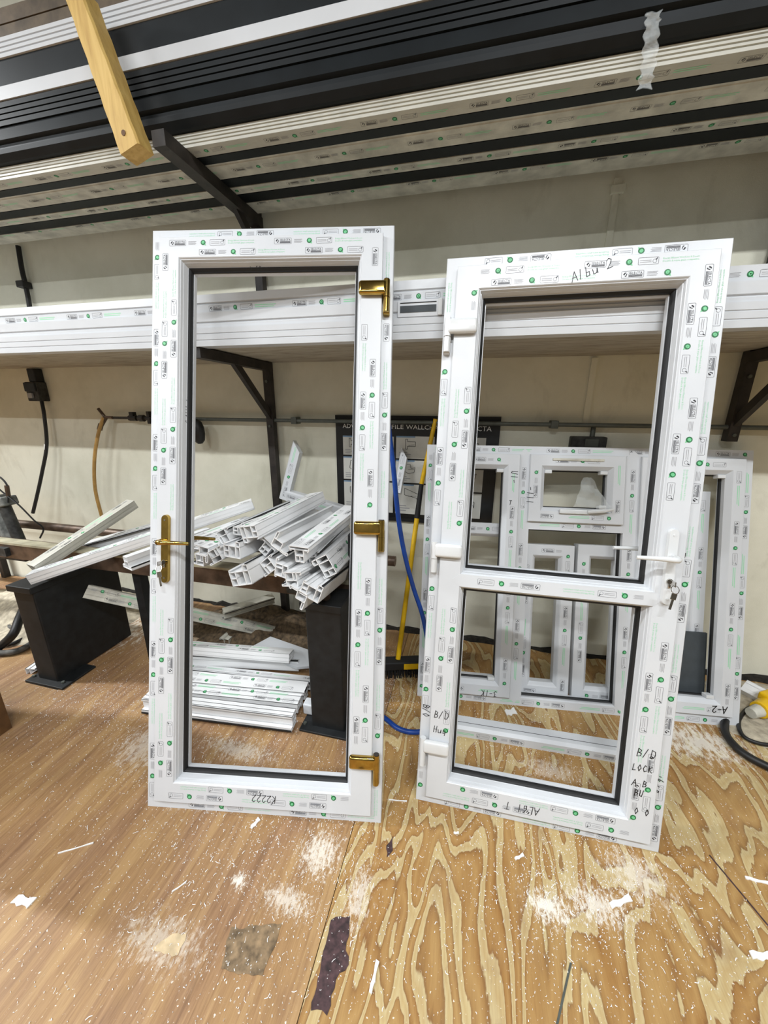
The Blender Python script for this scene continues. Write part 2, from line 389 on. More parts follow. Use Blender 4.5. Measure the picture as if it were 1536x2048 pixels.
def face_print(parent, rect, side, s, d, phase, direction, els=None, skip=(), scale=1.0):
    """a row of prints on one member at inward offset s; direction +1 runs right / up, -1 left / down"""
    x0, z0, x1, z1 = rect; mb = MB()
    if side in 'LR':
        x = x0 + s if side == 'L' else x1 - s; L = z1 - z0 - 2 * s; a = z0 + s; b = z1 - s
        if direction > 0: print_row(mb, (x, d, a), Z, -X, NF, L, phase - a, els, skip=skip, scale=scale)
        else: print_row(mb, (x, d, b), -Z, X, NF, L, b - phase, els, skip=skip, scale=scale)
    else:
        z = z0 + s if side == 'B' else z1 - s; L = x1 - x0 - 2 * s; a = x0 + s; b = x1 - s
        if direction > 0: print_row(mb, (a, d, z), X, Z, NF, L, phase - a, els, skip=skip, scale=scale)
        else: print_row(mb, (b, d, z), -X, -Z, NF, L, b - phase, els, skip=skip, scale=scale)
    return finish_print(mb, parent)

# ================================================================ THE SETTING
WALL = 2.15
fl = struct(MB().box((-6, -4, -0.10), (3.6, WALL + .1, -0.018)).build('floor', 'dirt'))
def sheet(x0, y0, x1, y1, m): return MB().box((x0, y0, -0.018), (x1, y1, 0.0)).build('plywood_sheet', m, fl)
sheet(-2.76, -2.4, -0.317, 2.13, 'ply_fine'); sheet(-0.3145, -2.4, 2.10, 2.13, 'ply_bold'); sheet(-5.2, -2.4, -2.763, 2.13, 'ply_fine'); sheet(2.103, -2.4, 3.6, 2.13, 'ply_bold')
wb = struct(MB().box((-6, WALL, -0.02), (3.6, WALL + .15, 4.2)).build('wall_back', 'wall_paint'))
struct(MB().box((-6.15, -4, -.02), (-6, WALL, 4.2)).build('wall_left', 'room_wall'))
struct(MB().box((3.6, -4, -.02), (3.75, WALL, 4.2)).build('wall_right', 'room_wall'))
struct(MB().box((-6, -4.15, -.02), (3.6, -4, 4.2)).build('wall_front', 'room_wall'))
struct(MB().box((-6.15, -4.15, 4.2), (3.75, WALL + .15, 4.3)).build('ceiling', 'ceiling_dark'))
# crumbled dirty edge where the wall meets the floor
mb = MB(); x = -3.4; row = []
while x < 2.2:
    row.append((x, random.uniform(.015, .04), random.uniform(.003, .026))); x += random.uniform(.03, .08)
for (xa, da, ha), (xb, db, hb) in zip(row, row[1:]):
    mb.add([(xa, WALL - da, .0), (xb, WALL - db, .0), (xb, WALL - db * .6, hb), (xa, WALL - da * .6, ha), (xb, WALL + .01, hb * 1.4), (xa, WALL + .01, ha * 1.4)], [(0, 1, 2, 3), (3, 2, 4, 5)])
mb.build('crumbled_edge', 'black_dirt', wb)
# plastered-over conduits on the wall
mb = MB(); mb.box((.545, WALL - .009, 1.73), (.572, WALL + .01, 2.44)); mb.box((.562, WALL - .012, 1.36), (.59, WALL + .01, 1.70)); mb.box((.535, WALL - .02, 2.38), (.59, WALL + .01, 2.41))
mb.build('painted_conduit', 'wall_paint', wb)

# ---------------------------------------------------------------- ceiling lamps
def tube_lamp(x, y, label, power):
    r = thing('ceiling_tube_lamp', label, 'lamp', (x, y, 3.88), group='fluorescent ceiling lamps')
    MB().rbox((-.64, -.06, .0), (.64, .06, .05), .01).build('housing', 'ceiling_white', r)
    for sx in (-.3, .3): MB().box((sx - .01, -.01, .05), (sx + .01, .01, .32)).build('hanger', 'pipe_grey', r)
    for s in (-.03, .03): MB().tube([(-.6, s, -.018), (.6, s, -.018)], .013, 10).build('tube', 'tube_glow', r, True)
    ld = bpy.data.lights.new('lamp_light', 'AREA'); ld.shape = 'RECTANGLE'; ld.size = 1.2; ld.size_y = .1; ld.energy = power; ld.color = (0.95, 0.98, 1.0)
    lo = bpy.data.objects.new('lamp_light', ld); COL.objects.link(lo); lo.parent = r; lo.location = (0, 0, -.036)
tube_lamp(-4.9, -1.05, 'white ceiling tube lamp at the far left of the near row', LAMP_POWER)
tube_lamp(-5.2, 0.45, 'white ceiling tube lamp nearest the shelf wall at the far left', LAMP_POWER * 3.2)
tube_lamp(-2.1, -1.05, 'white ceiling tube lamp left of the viewer in the near row', LAMP_POWER * .65)
tube_lamp(0.7, -1.05, 'white ceiling tube lamp right of the viewer in the near row', LAMP_POWER)
tube_lamp(2.9, -1.05, 'white ceiling tube lamp at the far right of the near row', LAMP_POWER)
tube_lamp(-3.4, -2.6, 'white ceiling tube lamp at the left of the row behind', LAMP_POWER * .7)
tube_lamp(-0.4, -2.6, 'white ceiling tube lamp at the right of the row behind', LAMP_POWER * .7)

# ================================================================ DOORS
FRAME = [(0, .002), (.002, 0), (.052, 0), (.052, .06), (0, .06)]
SASH = [(.037, -.016), (.039, -.018), (.110, -.018), (.112, -.016), (.112, .052), (.046, .052), (.046, .001), (.037, .001)]
BEAD = [(.112, -.0165), (.1145, -.0125), (.1165, -.012), (.1190, -.002), (.1210, -.0015), (.1255, .016), (.128, .018), (.128, .030), (.112, .030)]
GASK = [(.128, .016), (.133, .021), (.136, .026), (.136, .036), (.128, .036)]
LIP = [(.112, .036), (.139, .036), (.139, .052), (.112, .052)]
def shift(poly, k): return [(s - k, d) for s, d in poly]
def opening(root, rect):
    """glazing bead, black gasket and rear lip round a clear opening whose sash face ends at rect"""
    ring(root, 'glazing_bead', rect, shift(BEAD, .112), 'pvc')
    ring(root, 'glazing_gasket', rect, shift(GASK, .112), 'gasket')
    ring(root, 'rear_lip', rect, shift(LIP, .112), 'pvc')
def hinge(root, x, zt, sgn, mat):
    """flag hinge: knuckle centre x on the outer frame, leaf running towards sgn over the sash, top of leaf at zt"""
    h = MB()
    a, b = sorted((x, x + sgn * .097))
    h.rbox((a, -.041, zt - .048), (b, -.0185, zt), .0105, seg=5).build('hinge_leaf', mat, root, True)
    lf = [o for o in root.children if o.name.startswith('hinge_leaf')][-1]
    MB().tube([(x, -.026, zt - .055), (x, -.026, zt + .004)], .0115, 14).build('knuckle', mat, lf, True)
    MB().tube([(x, -.024, zt - .105), (x, -.024, zt - .056)], .0105, 14).build('pin_sleeve', mat, lf, True)
    MB().rbox((x - .012, -.022, zt - .108), (x + .012, .004, zt - .03), .004).build('frame_plate', mat, lf, True)
    if mat == 'brass': MB().tube([(x, -.026, zt + .004), (x, -.026, zt + .0065)], .010, 12).build('cap', 'dark_steel', lf, True)
def handle(root, x, zlo, zhi, zl, sgn, mat):
    """lever handle: long round-ended plate, lever towards sgn, lock cylinder with keys, second lever on the far face"""
    h = MB(); n = 9; w = .015
    out = [(x + w * math.cos(math.pi * k / n), zhi - w + w * math.sin(math.pi * k / n)) for k in range(n + 1)] + [(x - w * math.cos(math.pi * k / n), zlo + w - w * math.sin(math.pi * k / n)) for k in range(n + 1)]
    h.prism(out, lambda p: (p[0], -.0185, p[1]), lambda p: (x + (p[0] - x) * .86, -.030, (zlo + zhi) / 2 + (p[1] - (zlo + zhi) / 2) * .985))
    pl = h.build('handle_plate', mat, root)
    for zz in (zhi - .02, zlo + .02): MB().tube([(x, -.029, zz), (x, -.0315, zz)], .0035, 10).build('screw', 'chrome' if mat == 'brass' else 'hinge_white', pl, True)
    for face, dd, name in ((-1, -.03, 'lever'), (1, .055, 'lever')):
        y1 = dd + face * .048
        p = spline([(x, dd, zl), (x, dd + face * .028, zl), (x + sgn * .012, y1, zl), (x + sgn * .05, y1 + face * .002, zl + .001), (x + sgn * .118, y1 - face * .004, zl - .001)], 6)
        r = [.0105] * 10 + [.0098 - .004 * k / (len(p) - 10) for k in range(len(p) - 10)]
        MB().tube(p, r, 12).build(name, mat, root, True)
    cz = zlo + .072
    c = MB().tube([(x, -.028, cz + .006), (x, -.036, cz + .006)], .0085, 14).build('lock_cylinder', 'chrome', root, True)
    MB().rbox((x - .004, -.036, cz - .016), (x + .004, -.028, cz + .004), .003).build('cylinder_tail', 'chrome', c, True)
    k = MB(); k.rbox((x - .0015, -.066, cz - .004), (x + .0015, -.036, cz + .012), .001); k.build('key', 'chrome', c)
    rg = [(x + .002 + .011 * math.cos(a * math.pi / 6), -.062 + .004 * math.sin(a * math.pi / 6), cz - .012 + .012 * math.sin(a * math.pi / 6)) for a in range(13)]
    MB().tube(rg, .0011, 6).build('key_ring', 'chrome', c, True)
    k2 = MB(); M = Matrix.Translation((x + .002, -.062, cz - .024)) @ Matrix.Rotation(.18 * -sgn, 4, 'Y')
    k2.rbox((-.008, -.0012, -.020), (.008, .0012, 0), .001, M=M); k2.box((-.0035, -.001, -.052), (.0035, .001, -.018), M=M); k2.build('spare_key', 'chrome', c)

# ---- the taller door with brass fittings
W1, H1 = .884, 2.141
d1 = thing('pvc_door', 'tall white plastic door with one open pane, gold hinges and a gold lever handle, leaning on the shelf', 'door', (-1.0923, .7899, 0), (-.2579, 0, .1678))
R1 = (0, 0, W1, H1)
fr = ring(d1, 'outer_frame', R1, FRAME, 'pvc'); sa = ring(d1, 'sash_rail', R1, SASH, 'pvc')
opening(d1, (.112, .112, W1 - .112, H1 - .112))
for z in (1.931, 1.099, .266): hinge(d1, W1 - .021, z, -1, 'brass')
handle(d1, .077, .855, 1.105, 1.008, 1, 'brass')
HSK = lambda zs, b, d: [(b - z1, b - z0) for z0, z1 in zs] if d < 0 else zs
face_print(fr['L'], R1, 'L', .019, 0, 1.399, -1)
face_print(sa['L'], R1, 'L', .062, -.018, 1.213, 1, skip=((.80 - .062, 1.12 - .062),))
face_print(sa['L'], R1, 'L', .096, -.018, 1.289, 1, skip=((.80 - .096, 1.12 - .096),))
b_ = H1
face_print(sa['R'], R1, 'R', .096, -.018, 1.553, -1, skip=tuple((b_ - .096 - z - .03, b_ - .096 - z + .12) for z in (1.931, 1.099, .266)))
face_print(sa['R'], R1, 'R', .064, -.018, 1.667, -1, skip=tuple((b_ - .064 - z - .03, b_ - .064 - z + .12) for z in (1.931, 1.099, .266)))
face_print(fr['R'], R1, 'R', .020, 0, 1.351, 1, skip=tuple((z - .15, z) for z in (1.931, 1.099, .266)))
face_print(fr['T'], R1, 'T', .019, 0, .451, -1)
face_print(sa['T'], R1, 'T', .060, -.018, .076, 1); face_print(sa['T'], R1, 'T', .094, -.018, .187, 1)
face_print(sa['B'], R1, 'B', .096, -.018, .452, -1); face_print(sa['B'], R1, 'B', .064, -.018, .30, -1)
face_print(fr['B'], R1, 'B', .020, 0, .547, 1)
pen(sa['B'], 'K2222', (.500, -.018, .088), -X, -Z, NF, .026)
pen(d1, '> 59 -', (.365, .0145, 2.0034), X, Vector((0, -.97, .25)), Vector((0, -.25, -.97)), .015, .002)
bd = [o for o in d1.children if o.name.startswith('glazing_bead')][0]
pen(bd, '>-1410-3'.replace('4', '1').replace('0', 'O'), (.1243, .0125, 1.53), -Z, Vector((-.25, -.97, 0)) * -1, Vector((.97, -.25, 0)), .015, .002)

# ---- the half-panelled door with white fittings
W2, H2 = .832, 1.978
d2 = thing('pvc_door', 'white plastic door with a middle rail, two open panes, white hinges and a white lever handle', 'door', (-.1103, 1.0511, 0), (-.1948, 0, .0205))
R2 = (0, 0, W2, H2)
fr = ring(d2, 'outer_frame', R2, FRAME, 'pvc'); sa = ring(d2, 'sash_rail', R2, SASH, 'pvc')
zr0, zr1 = .858, .903
opening(d2, (.112, zr1, W2 - .112, H2 - .112)); opening(d2, (.112, .112, W2 - .112, zr0))
zc = (zr0 + zr1) / 2
rail = MB().prism([(.112, zr0), (W2 - .112, zr0), (W2 - .112 + .030, zc), (W2 - .112, zr1), (.112, zr1), (.112 - .030, zc)], lambda p: (p[0], -.0186, p[1]), lambda p: (p[0], .05, p[1])).build('mid_rail', 'pvc', d2)
mb = MB(); print_row(mb, (W2 - .112, -.0186, zc + .002), -X, -Z, NF, W2 - .224, W2 - .112 - .378 - .385 * 1, None, skip=()); finish_print(mb, rail)
for z in (1.768, 1.008, .272): hinge(d2, .016, z, 1, 'hinge_white')
handle(d2, W2 - .079, .868, 1.112, 1.022, -1, 'hinge_white')
HZ = (1.768, 1.008, .272)
sk = lambda s: tuple((z - s - .15, z - s + .03) for z in HZ)
face_print(fr['L'], R2, 'L', .014, 0, 1.345, -1, skip=tuple((H2 - .014 - z - .03, H2 - .014 - z + .14) for z in HZ))
face_print(sa['L'], R2, 'L', .062, -.018, 1.229, 1, skip=sk(.062)); face_print(sa['L'], R2, 'L', .096, -.018, 1.342, 1, skip=sk(.096))
hk = lambda s: ((H2 - s - 1.13, H2 - s - .84),)
face_print(sa['R'], R2, 'R', .098, -.018, 1.79, -1, skip=hk(.098)); face_print(sa['R'], R2, 'R', .064, -.018, 1.898, -1, skip=hk(.064))
face_print(fr['R'], R2, 'R', .019, 0, 1.578, 1)
face_print(fr['T'], R2, 'T', .019, 0, .715, -1)
face_print(sa['T'], R2, 'T', .060, -.018, .427, 1); face_print(sa['T'], R2, 'T', .096, -.018, .534, 1)
face_print(sa['B'], R2, 'B', .096, -.018, .297, -1); face_print(sa['B'], R2, 'B', .062, -.018, .413, -1); face_print(fr['B'], R2, 'B', .016, 0, .70, -1)
# film print wrapped round the outer edges of the frame
mb = MB(); print_row(mb, (0, .035, 0), Z, Vector((0, -1, 0)), -X, H2, .2); finish_print(mb, fr['L'])
mb = MB(); print_row(mb, (0, .04, H2), X, Vector((0, 1, 0)), Z, W2, .1); finish_print(mb, fr['T'])
pen(sa['T'], 'Albu 2', (.395, -.018, 1.868), Vector((1, 0, .35)), Vector((-.3, 0, 1)), NF, .029, .002)
pen(sa['L'], 'B/D', (.050, -.018, .357), X, Z, NF, .026); pen(sa['L'], 'Hug', (.050, -.018, .300), X, Z, NF, .024)
pen(sa['R'], 'B/D', (.722, -.018, .345), X, Z, NF, .028); pen(sa['R'], 'LOCK', (.714, -.018, .294), X, Z, NF, .022)
pen(sa['R'], 'A B', (.718, -.018, .240), X, Z, NF, .022); pen(sa['R'], 'BU', (.728, -.018, .205), X, Z, NF, .022); pen(sa['R'], 'O O', (.735, -.018, .14), X, Z, NF, .022)
pen(sa['B'], 'AL61 T', (.440, -.018, .085), -X, -Z, NF, .028); pen(fr['L'], 'B/O', (.008, 0, .39), -Z, X, NF, .024)
pen(fr['R'], "6' 9'", (.808, 0, .215), Vector((.3, 0, 1)), Vector((-1, 0, .3)), NF, .018)
pen(fr['R'], '1', (.800, 0, 1.02), X, Z, NF, .014)

# ================================================================ WINDOW UNITS BEHIND THE SECOND DOOR
wn = thing('window_frame', 'large white three-bay window frame with printed film, leaning against the back wall', 'window frame', (-.18, 1.577, 0), (-.264, 0, .106))
WW, WH = 1.527, 1.317
WR = (0, 0, WW, WH)
WF = [(0, 0), (.040, 0), (.046, .006), (.046, .066), (0, .066)]
fr = ring(wn, 'outer_frame', WR, WF, 'pvc')
for s, rows in {'L': ((.02, .95, -1),), 'R': ((.02, .9, 1),), 'T': ((.02, .21, 1),), 'B': ((.02, .35, -1),)}.items():
    for (a, ph, di) in rows: face_print(fr[s], WR, s, a, 0, ph, di, MOTIF_S, scale=1.0)
def mull(x, z0, z1, hw=.034):
    m = MB().prism([(x - hw, z0), (x, z0 - hw), (x + hw, z0), (x + hw, z1), (x, z1 + hw), (x - hw, z1)], lambda p: (p[0], -.0006, p[1]), lambda p: (p[0], .064, p[1])).build('mullion', 'pvc', wn)
    mb = MB(); print_row(mb, (x, -.0006, z1), -Z, X, NF, z1 - z0, .06, MOTIF_S); finish_print(mb, m); return m
m1 = mull(.490, .046, WH - .046); m2 = mull(1.003, .046, WH - .046)
tr = MB().box((.524, -.0004, .900), (.969, .064, .955)).build('transom', 'pvc', wn)
mb = MB(); print_row(mb, (.969, -.0004, .925), -X, -Z, NF, .445, .08, MOTIF_S); finish_print(mb, tr)
WS = [(0, -.014), (.003, -.017), (.055, -.017), (.060, -.012), (.075, .004), (.075, .05), (.008, .05), (.008, .003), (0, .003)]
def win_sash(label, x0, z0, x1, z1, ph, dirs):
    sr = ring(wn, 'sash_rail', (x0, z0, x1, z1), WS, 'pvc')
    for s, di in zip('LRBT', dirs):
        L = {'L': z0, 'R': z0, 'B': x0, 'T': x0}[s]
        face_print(sr[s], (x0, z0, x1, z1), s, .030, -.017, L + ph, di, MOTIF_S)
    ring(wn, 'sash_gasket', (x0, z0, x1, z1), [(.075, .024), (.080, .028), (.080, .040), (.075, .040)], 'gasket')
    for (xa, za) in ((x0 + .075, z1 - .092), (x1 - .11, z1 - .092), (x1 - .11, z0 + .075)):
        MB().rbox((xa, -.004, za), (xa + .034, .03, za + .017), .003).build('corner_packer', 'hinge_white', wn)
    return sr
sl = win_sash('', .036, .040, .466, 1.275, .20, (1, -1, -1, 1))
sv = win_sash('', .515, .940, .962, 1.276, .12, (1, -1, -1, 1))
sr_ = win_sash('', 1.034, .050, 1.488, 1.274, .16, (1, -1, -1, 1))
ring(wn, 'glazing_gasket', (.524, .046, .969, .900), [(0, .02), (.006, .024), (.006, .04), (0, .04)], 'gasket')
pen(sl['R'], 'U1-', (.425, -.017, 1.19), -Z, X, NF, .03, .003); pen(sl['R'], 'T', (.42, -.017, 1.02), X, Z, NF, .02, .003)
pen(sv['L'], '111-', (.535, -.017, 1.03), Z, -X, NF, .03, .003); pen(sl['B'], '3-1K', (.40, -.017, .07), -X, -Z, NF, .028, .003)
pen(sr_['B'], 'A-2', (1.46, -.017, .10), -X, -Z, NF, .032, .004)
# vent catch handle and its plastic bag
hb = MB().rbox((.66, -.03, .985), (.80, -.0175, 1.008), .005).build('catch_handle', 'hinge_white', wn, True)
MB().tube(spline([(.79, -.028, .998), (.86, -.045, 1.006), (.90, -.04, 1.014)], 5), [.010] * 6 + [.007] * 5, 8).build('catch_lever', 'hinge_white', hb, True)
MB().rbox((.62, -.022, 1.246), (.86, -.0165, 1.258), .002).build('drip_bar', 'pvc_dusty', wn)
mb = MB(); n = 9; g = []
for i in range(n):
    for j in range(n):
        u, v = i / (n - 1), j / (n - 1); w = .03 + .15 * (1 - v)
        g.append((.78 + (u - .5) * w + .03 * (1 - v), -.034 - .010 * math.sin(u * 9 + v * 5) - .008 * math.sin(v * 13 + u * 3), 1.02 + v * .145))
fs = [(i * n + j, (i + 1) * n + j, (i + 1) * n + j + 1, i * n + j + 1) for i in range(n - 1) for j in range(n - 1)]
mb.add(g, fs); mb.add([(a, b + .005, c) for a, b, c in g], fs)
bag = mb.build('plastic_bag', 'clear_film', None, True); bag.location = wn.location; bag.rotation_euler = wn.rotation_euler
tag(bag, 'crumpled clear plastic bag hanging in the small vent window', 'bag')

def loose_sash(name, label, loc, rot, w, h, poly, ph, group=None, cat='window sash'):
    r = thing(name, label, cat, loc, rot, group)
    sr = ring(r, 'sash_rail', (0, 0, w, h), poly, 'pvc')
    for s, di in zip('LRBT', (1, -1, -1, 1)): face_print(sr[s], (0, 0, w, h), s, .03, min(p[1] for p in poly), ph, di, MOTIF_S)
    return sr
def off(px, pz, dd):   # a point in the window unit's own frame
    M = Matrix.Translation(wn.location) @ wn.rotation_euler.to_matrix().to_4x4(); return tuple(M @ Vector((px, dd, pz)))
WSB = [(0, 0), (.055, 0), (.060, .004), (.072, .02), (.072, .06), (0, .06)]
rt = (-.255, 0, .106)
def stand(px, dd):
    p = off(px, 0, dd); return (p[0], p[1], 0.0)
s1 = loose_sash('window_sash', 'narrow white loose sash standing behind the big window frame, left of the pair', stand(.515, .078), (-.264, 0, .106), .262, .80, WSB, .1, 'loose sashes behind the window frame')
s2 = loose_sash('window_sash', 'narrow white loose sash with a T mark, right of the pair behind the big frame', stand(.795, .078), (-.264, 0, .106), .262, .81, WSB, .2, 'loose sashes behind the window frame')
pen(s2['L'], 'T', (.03, 0, .60), X, Z, NF, .04, .003)
s3 = loose_sash('window_sash', 'wide white loose frame standing behind the left bay of the big window frame', stand(.06, .078), (-.264, 0, .106), .42, .90, WSB, .15, 'loose sashes behind the window frame')
s4 = loose_sash('window_sash', 'tall white loose frame standing behind the right bay of the big window frame', stand(1.10, .092), (-.262, 0, .106), .31, 1.10, WSB, .05, 'loose sashes behind the window frame')
gb = MB().box((0, 0, 0), (.20, .012, .40)).build('grey_board', 'grey_board'); gb.location = stand(1.22, .076); gb.rotation_euler = (-.264, 0, .106)
tag(gb, 'small dark grey board standing inside the right bay of the big window frame', 'board')

# ================================================================ SHELF WITH LONG PROFILES
def long_profile(name, label, x0, x1, poly, mat, group, rows=(), cat='profile'):
    o = MB().prism(poly, lambda p: (x0, p[0], p[1]), lambda p: (x1, p[0], p[1])).build(name, mat)
    tag(o, label, cat, group)
    mb = MB()
    for (y, z, V, N, ph) in rows: print_row(mb, (x0, y, z), X, V, N, x1 - x0, ph, MOTIF_S)
    finish_print(mb, o); return o
def grooved(y, z0, z1, n, depth=.05, g=.003):
    """front face at y with n shallow grooves, running back by depth"""
    pts = [(y, z0)]; hgt = (z1 - z0) / (n + 1)
    for k in range(1, n + 1):
        zc = z0 + hgt * k; pts += [(y, zc - .0025), (y + g, zc - .001), (y + g, zc + .001), (y, zc + .0025)]
    return pts + [(y, z1), (y + depth, z1), (y + depth, z0)]
UP = Vector((0, 0, 1)); YB = Vector((0, 1, 0)); DN = Vector((0, 0, -1))
sh = MB().box((-4.6, 1.555, 1.710), (2.6, 2.146, 1.728)).build('shelf_board', 'shelf_board'); tag(sh, 'weathered board shelf along the back wall under the white profiles', 'shelf')
SG = 'white profiles on the shelf'
long_profile('long_profile', 'lowest white grooved profile at the front of the shelf', -4.4, 2.5, grooved(1.493, 1.704, 1.778, 2, .065), 'pvc', SG)
long_profile('long_profile', 'second white profile up at the front of the shelf, with a rebate line', -4.4, 2.5, [(1.500, 1.7795), (1.500, 1.792), (1.506, 1.795), (1.506, 1.799), (1.500, 1.802), (1.500, 1.838), (1.545, 1.838), (1.545, 1.7795)], 'pvc', SG)
long_profile('long_profile', 'topmost film-wrapped white profile on the front of the shelf', -4.4, -.02, [(1.511, 1.8395), (1.511, 1.868), (1.517, 1.870), (1.517, 1.874), (1.511, 1.877), (1.514, 1.908), (1.545, 1.908), (1.545, 1.8395)], 'pvc', SG, rows=((1.511, 1.853, UP, NF, .2),))
long_profile('long_profile', 'topmost white profile on the shelf behind the white-handled door', .0, 2.5, [(1.515, 1.8395), (1.515, 1.885), (1.555, 1.885), (1.555, 1.8395)], 'pvc', SG, rows=((1.515, 1.86, UP, NF, .3),))
mb = MB(); mb.rbox((-.30, 1.4935, 1.780), (-.10, 1.4998, 1.837), .002); cl = mb.build('end_cleat', 'pvc'); tag(cl, 'white slotted plate on the shelf profiles between the two doors', 'plate', None)
MB().box((-.29, 1.4920, 1.795), (-.155, 1.4940, 1.818)).build('slot', 'grey_board', cl); MB().box((-.29, 1.4923, 1.826), (-.155, 1.4940, 1.829)).build('slot', 'gasket', cl); MB().rbox((-.148, 1.483, 1.7805), (-.132, 1.496, 1.836), .003).build('clip', 'hinge_white', cl)
for k in range(4):
    y = 1.60 + k * .082
    long_profile('long_profile', ['white profile lying flat second row on the shelf', 'white profile lying flat in the middle of the shelf', 'white profile lying flat near the shelf back', 'white profile lying flat against the wall on the shelf'][k], -4.4, 2.5, [(y, 1.729), (y, 1.79), (y + .07, 1.79), (y + .07, 1.729)], 'pvc', SG)

# ---------------------------------------------------------------- steel rack uprights
def upright(x, label, zt=2.52, zb=0.0):
    r = thing('rack_upright', label, 'rack post', (x, 2.10, 0), group='steel rack uprights')
    MB().box((-.022, -.022, zb), (.022, .022, zt)).build('post', 'dark_steel', r)
    MB().box((-.028, -.655, 2.385), (.028, .02, 2.436)).build('upper_arm', 'dark_steel', r)
    MB().box((-.024, -.60, 1.66), (.024, .02, 1.7035)).build('shelf_arm', 'dark_steel', r)
    MB().prism([(-.34, 1.66), (-.28, 1.66), (-.005, 1.42), (-.005, 1.365)], lambda p: (-.012, p[0], p[1]), lambda p: (.012, p[0], p[1])).build('shelf_brace', 'dark_steel', r)
    MB().prism([(-.20, 2.385), (-.13, 2.385), (-.01, 2.30), (-.01, 2.24)], lambda p: (-.012, p[0], p[1]), lambda p: (.012, p[0], p[1])).build('upper_brace', 'dark_steel', r)
    for z in (1.34, 1.60): MB().tube([(0, -.022, z), (0, -.03, z)], .008, 8).build('bolt', 'pipe_grey', r, True)
    return r
upright(-1.205, 'dark steel rack post with arms seen through the gold-handled door')
upright(1.205, 'dark steel rack post with arms behind the right side of the white-handled door', zb=1.31)
upright(-3.9, 'dark steel rack post with arms at the far left end of the shelf')
# ---------------------------------------------------------------- long profiles on the upper rack
RG = 'long profiles on the upper rack'
RX0, RX1 = -4.8, 2.9
def flat(y0, y1, h): return [(y0, 2.4375), (y0, 2.4375 + h), (y1, 2.4375 + h), (y1, 2.4375)]
LP = long_profile
LP('long_profile', 'front cream profile at the foot of the upper rack with grooved face and printed underside', RX0, RX1, grooved(1.557, 2.4375, 2.482, 3, .061, .004), 'pvc_cream', RG, rows=((1.588, 2.4375, -YB, DN, .1),))
LP('long_profile', 'dark grey profile just behind the front cream profile on the rack', RX0, RX1, flat(1.622, 1.668, .06), 'anthracite', RG)
LP('long_profile', 'wide cream printed profile third from the front on the rack', RX0, RX1, [(1.672, 2.4405), (1.672, 2.49), (1.770, 2.49), (1.770, 2.4375), (1.684, 2.4375), (1.682, 2.4405)], 'pvc_dusty', RG, rows=((1.722, 2.4375, -YB, DN, .25),))
LP('long_profile', 'dark grey profile in the middle of the rack underside', RX0, RX1, flat(1.775, 1.834, .05), 'anthracite', RG)
LP('long_profile', 'narrow cream printed profile behind the middle of the rack', RX0, RX1, flat(1.839, 1.892, .05), 'pvc_dusty', RG, rows=((1.864, 2.4375, YB, DN, .05),))
LP('long_profile', 'dark grey profile near the back of the rack underside', RX0, RX1, flat(1.897, 1.968, .05), 'anthracite', RG)
LP('long_profile', 'dusty cream profile at the very back of the rack by the wall', RX0, RX1, flat(1.973, 2.075, .05), 'pvc_dusty', RG, rows=((1.985, 2.4375, YB, DN, .2),))
LP('long_profile', 'broad dark grey profile above the front cream one, with a shiny edge', RX0, RX1, [(1.556, 2.4835), (1.548, 2.4835), (1.540, 2.486), (1.534, 2.492), (1.522, 2.505), (1.520, 2.520), (1.530, 2.527), (1.530, 2.540), (1.516, 2.548), (1.522, 2.592), (1.60, 2.592), (1.60, 2.4835)], 'anthracite', RG)
LP('long_profile', 'dark grey ribbed profile under the plain white band on the rack', RX0, RX1, grooved(1.516, 2.5935, 2.669, 3, .07, .008), 'anthracite', RG)
LP('long_profile', 'plain white profile band between two dark profiles on the rack', RX0, RX1, [(1.514, 2.6745), (1.514, 2.717), (1.57, 2.717), (1.57, 2.6745)], 'pvc', RG)
LP('long_profile', 'smooth dark green-grey profile between the two white bands', RX0, RX1, [(1.520, 2.7185), (1.520, 2.801), (1.58, 2.801), (1.58, 2.7185)], 'anthracite', RG)
LP('long_profile', 'topmost white grooved profile at the front of the rack', RX0, RX1, grooved(1.514, 2.8025, 2.862, 3, .07, .005), 'pvc', RG)
LP('long_profile', 'brown profile lying above the topmost white one on the rack', RX0, RX1, grooved(1.53, 2.8635, 2.96, 1, .09, .008), 'brown_profile', RG)
# timber stop at the end of the arm
b = MB(); A = Vector((-1.293, 1.430, 2.362)); T = Vector((-1.432, 1.430, 2.82)); ax = (T - A).normalized(); sx = Vector((ax.z, 0, -ax.x))
n = 14; L = (T - A).length; vs = []
for i in range(n):
    t = i / (n - 1); c = A + ax * (L * t)
    w = .044 - .010 * t + .0015 * math.sin(i * 2.1)
    for (a, d) in ((-w, -.035), (w - .006, -.035), (w, -.028), (w, .035), (-w, .035)): vs.append(c + sx * a + Vector((0, d, 0)))
m = 5; fs = [(i * m + k, i * m + (k + 1) % m, (i + 1) * m + (k + 1) % m, (i + 1) * m + k) for i in range(n - 1) for k in range(m)] + [tuple(range(m)), tuple(range((n - 1) * m, n * m))]
b.add(vs, fs); tb = b.build('timber_stop', 'timber'); tag(tb, 'yellow timber block standing against the front of the upper rack', 'timber')
c = A + ax * .05; MB().tube([c + Vector((0, -.0345, 0)), c + Vector((0, -.037, 0))], .009, 10).build('knot', 'crate_brown', tb, True)
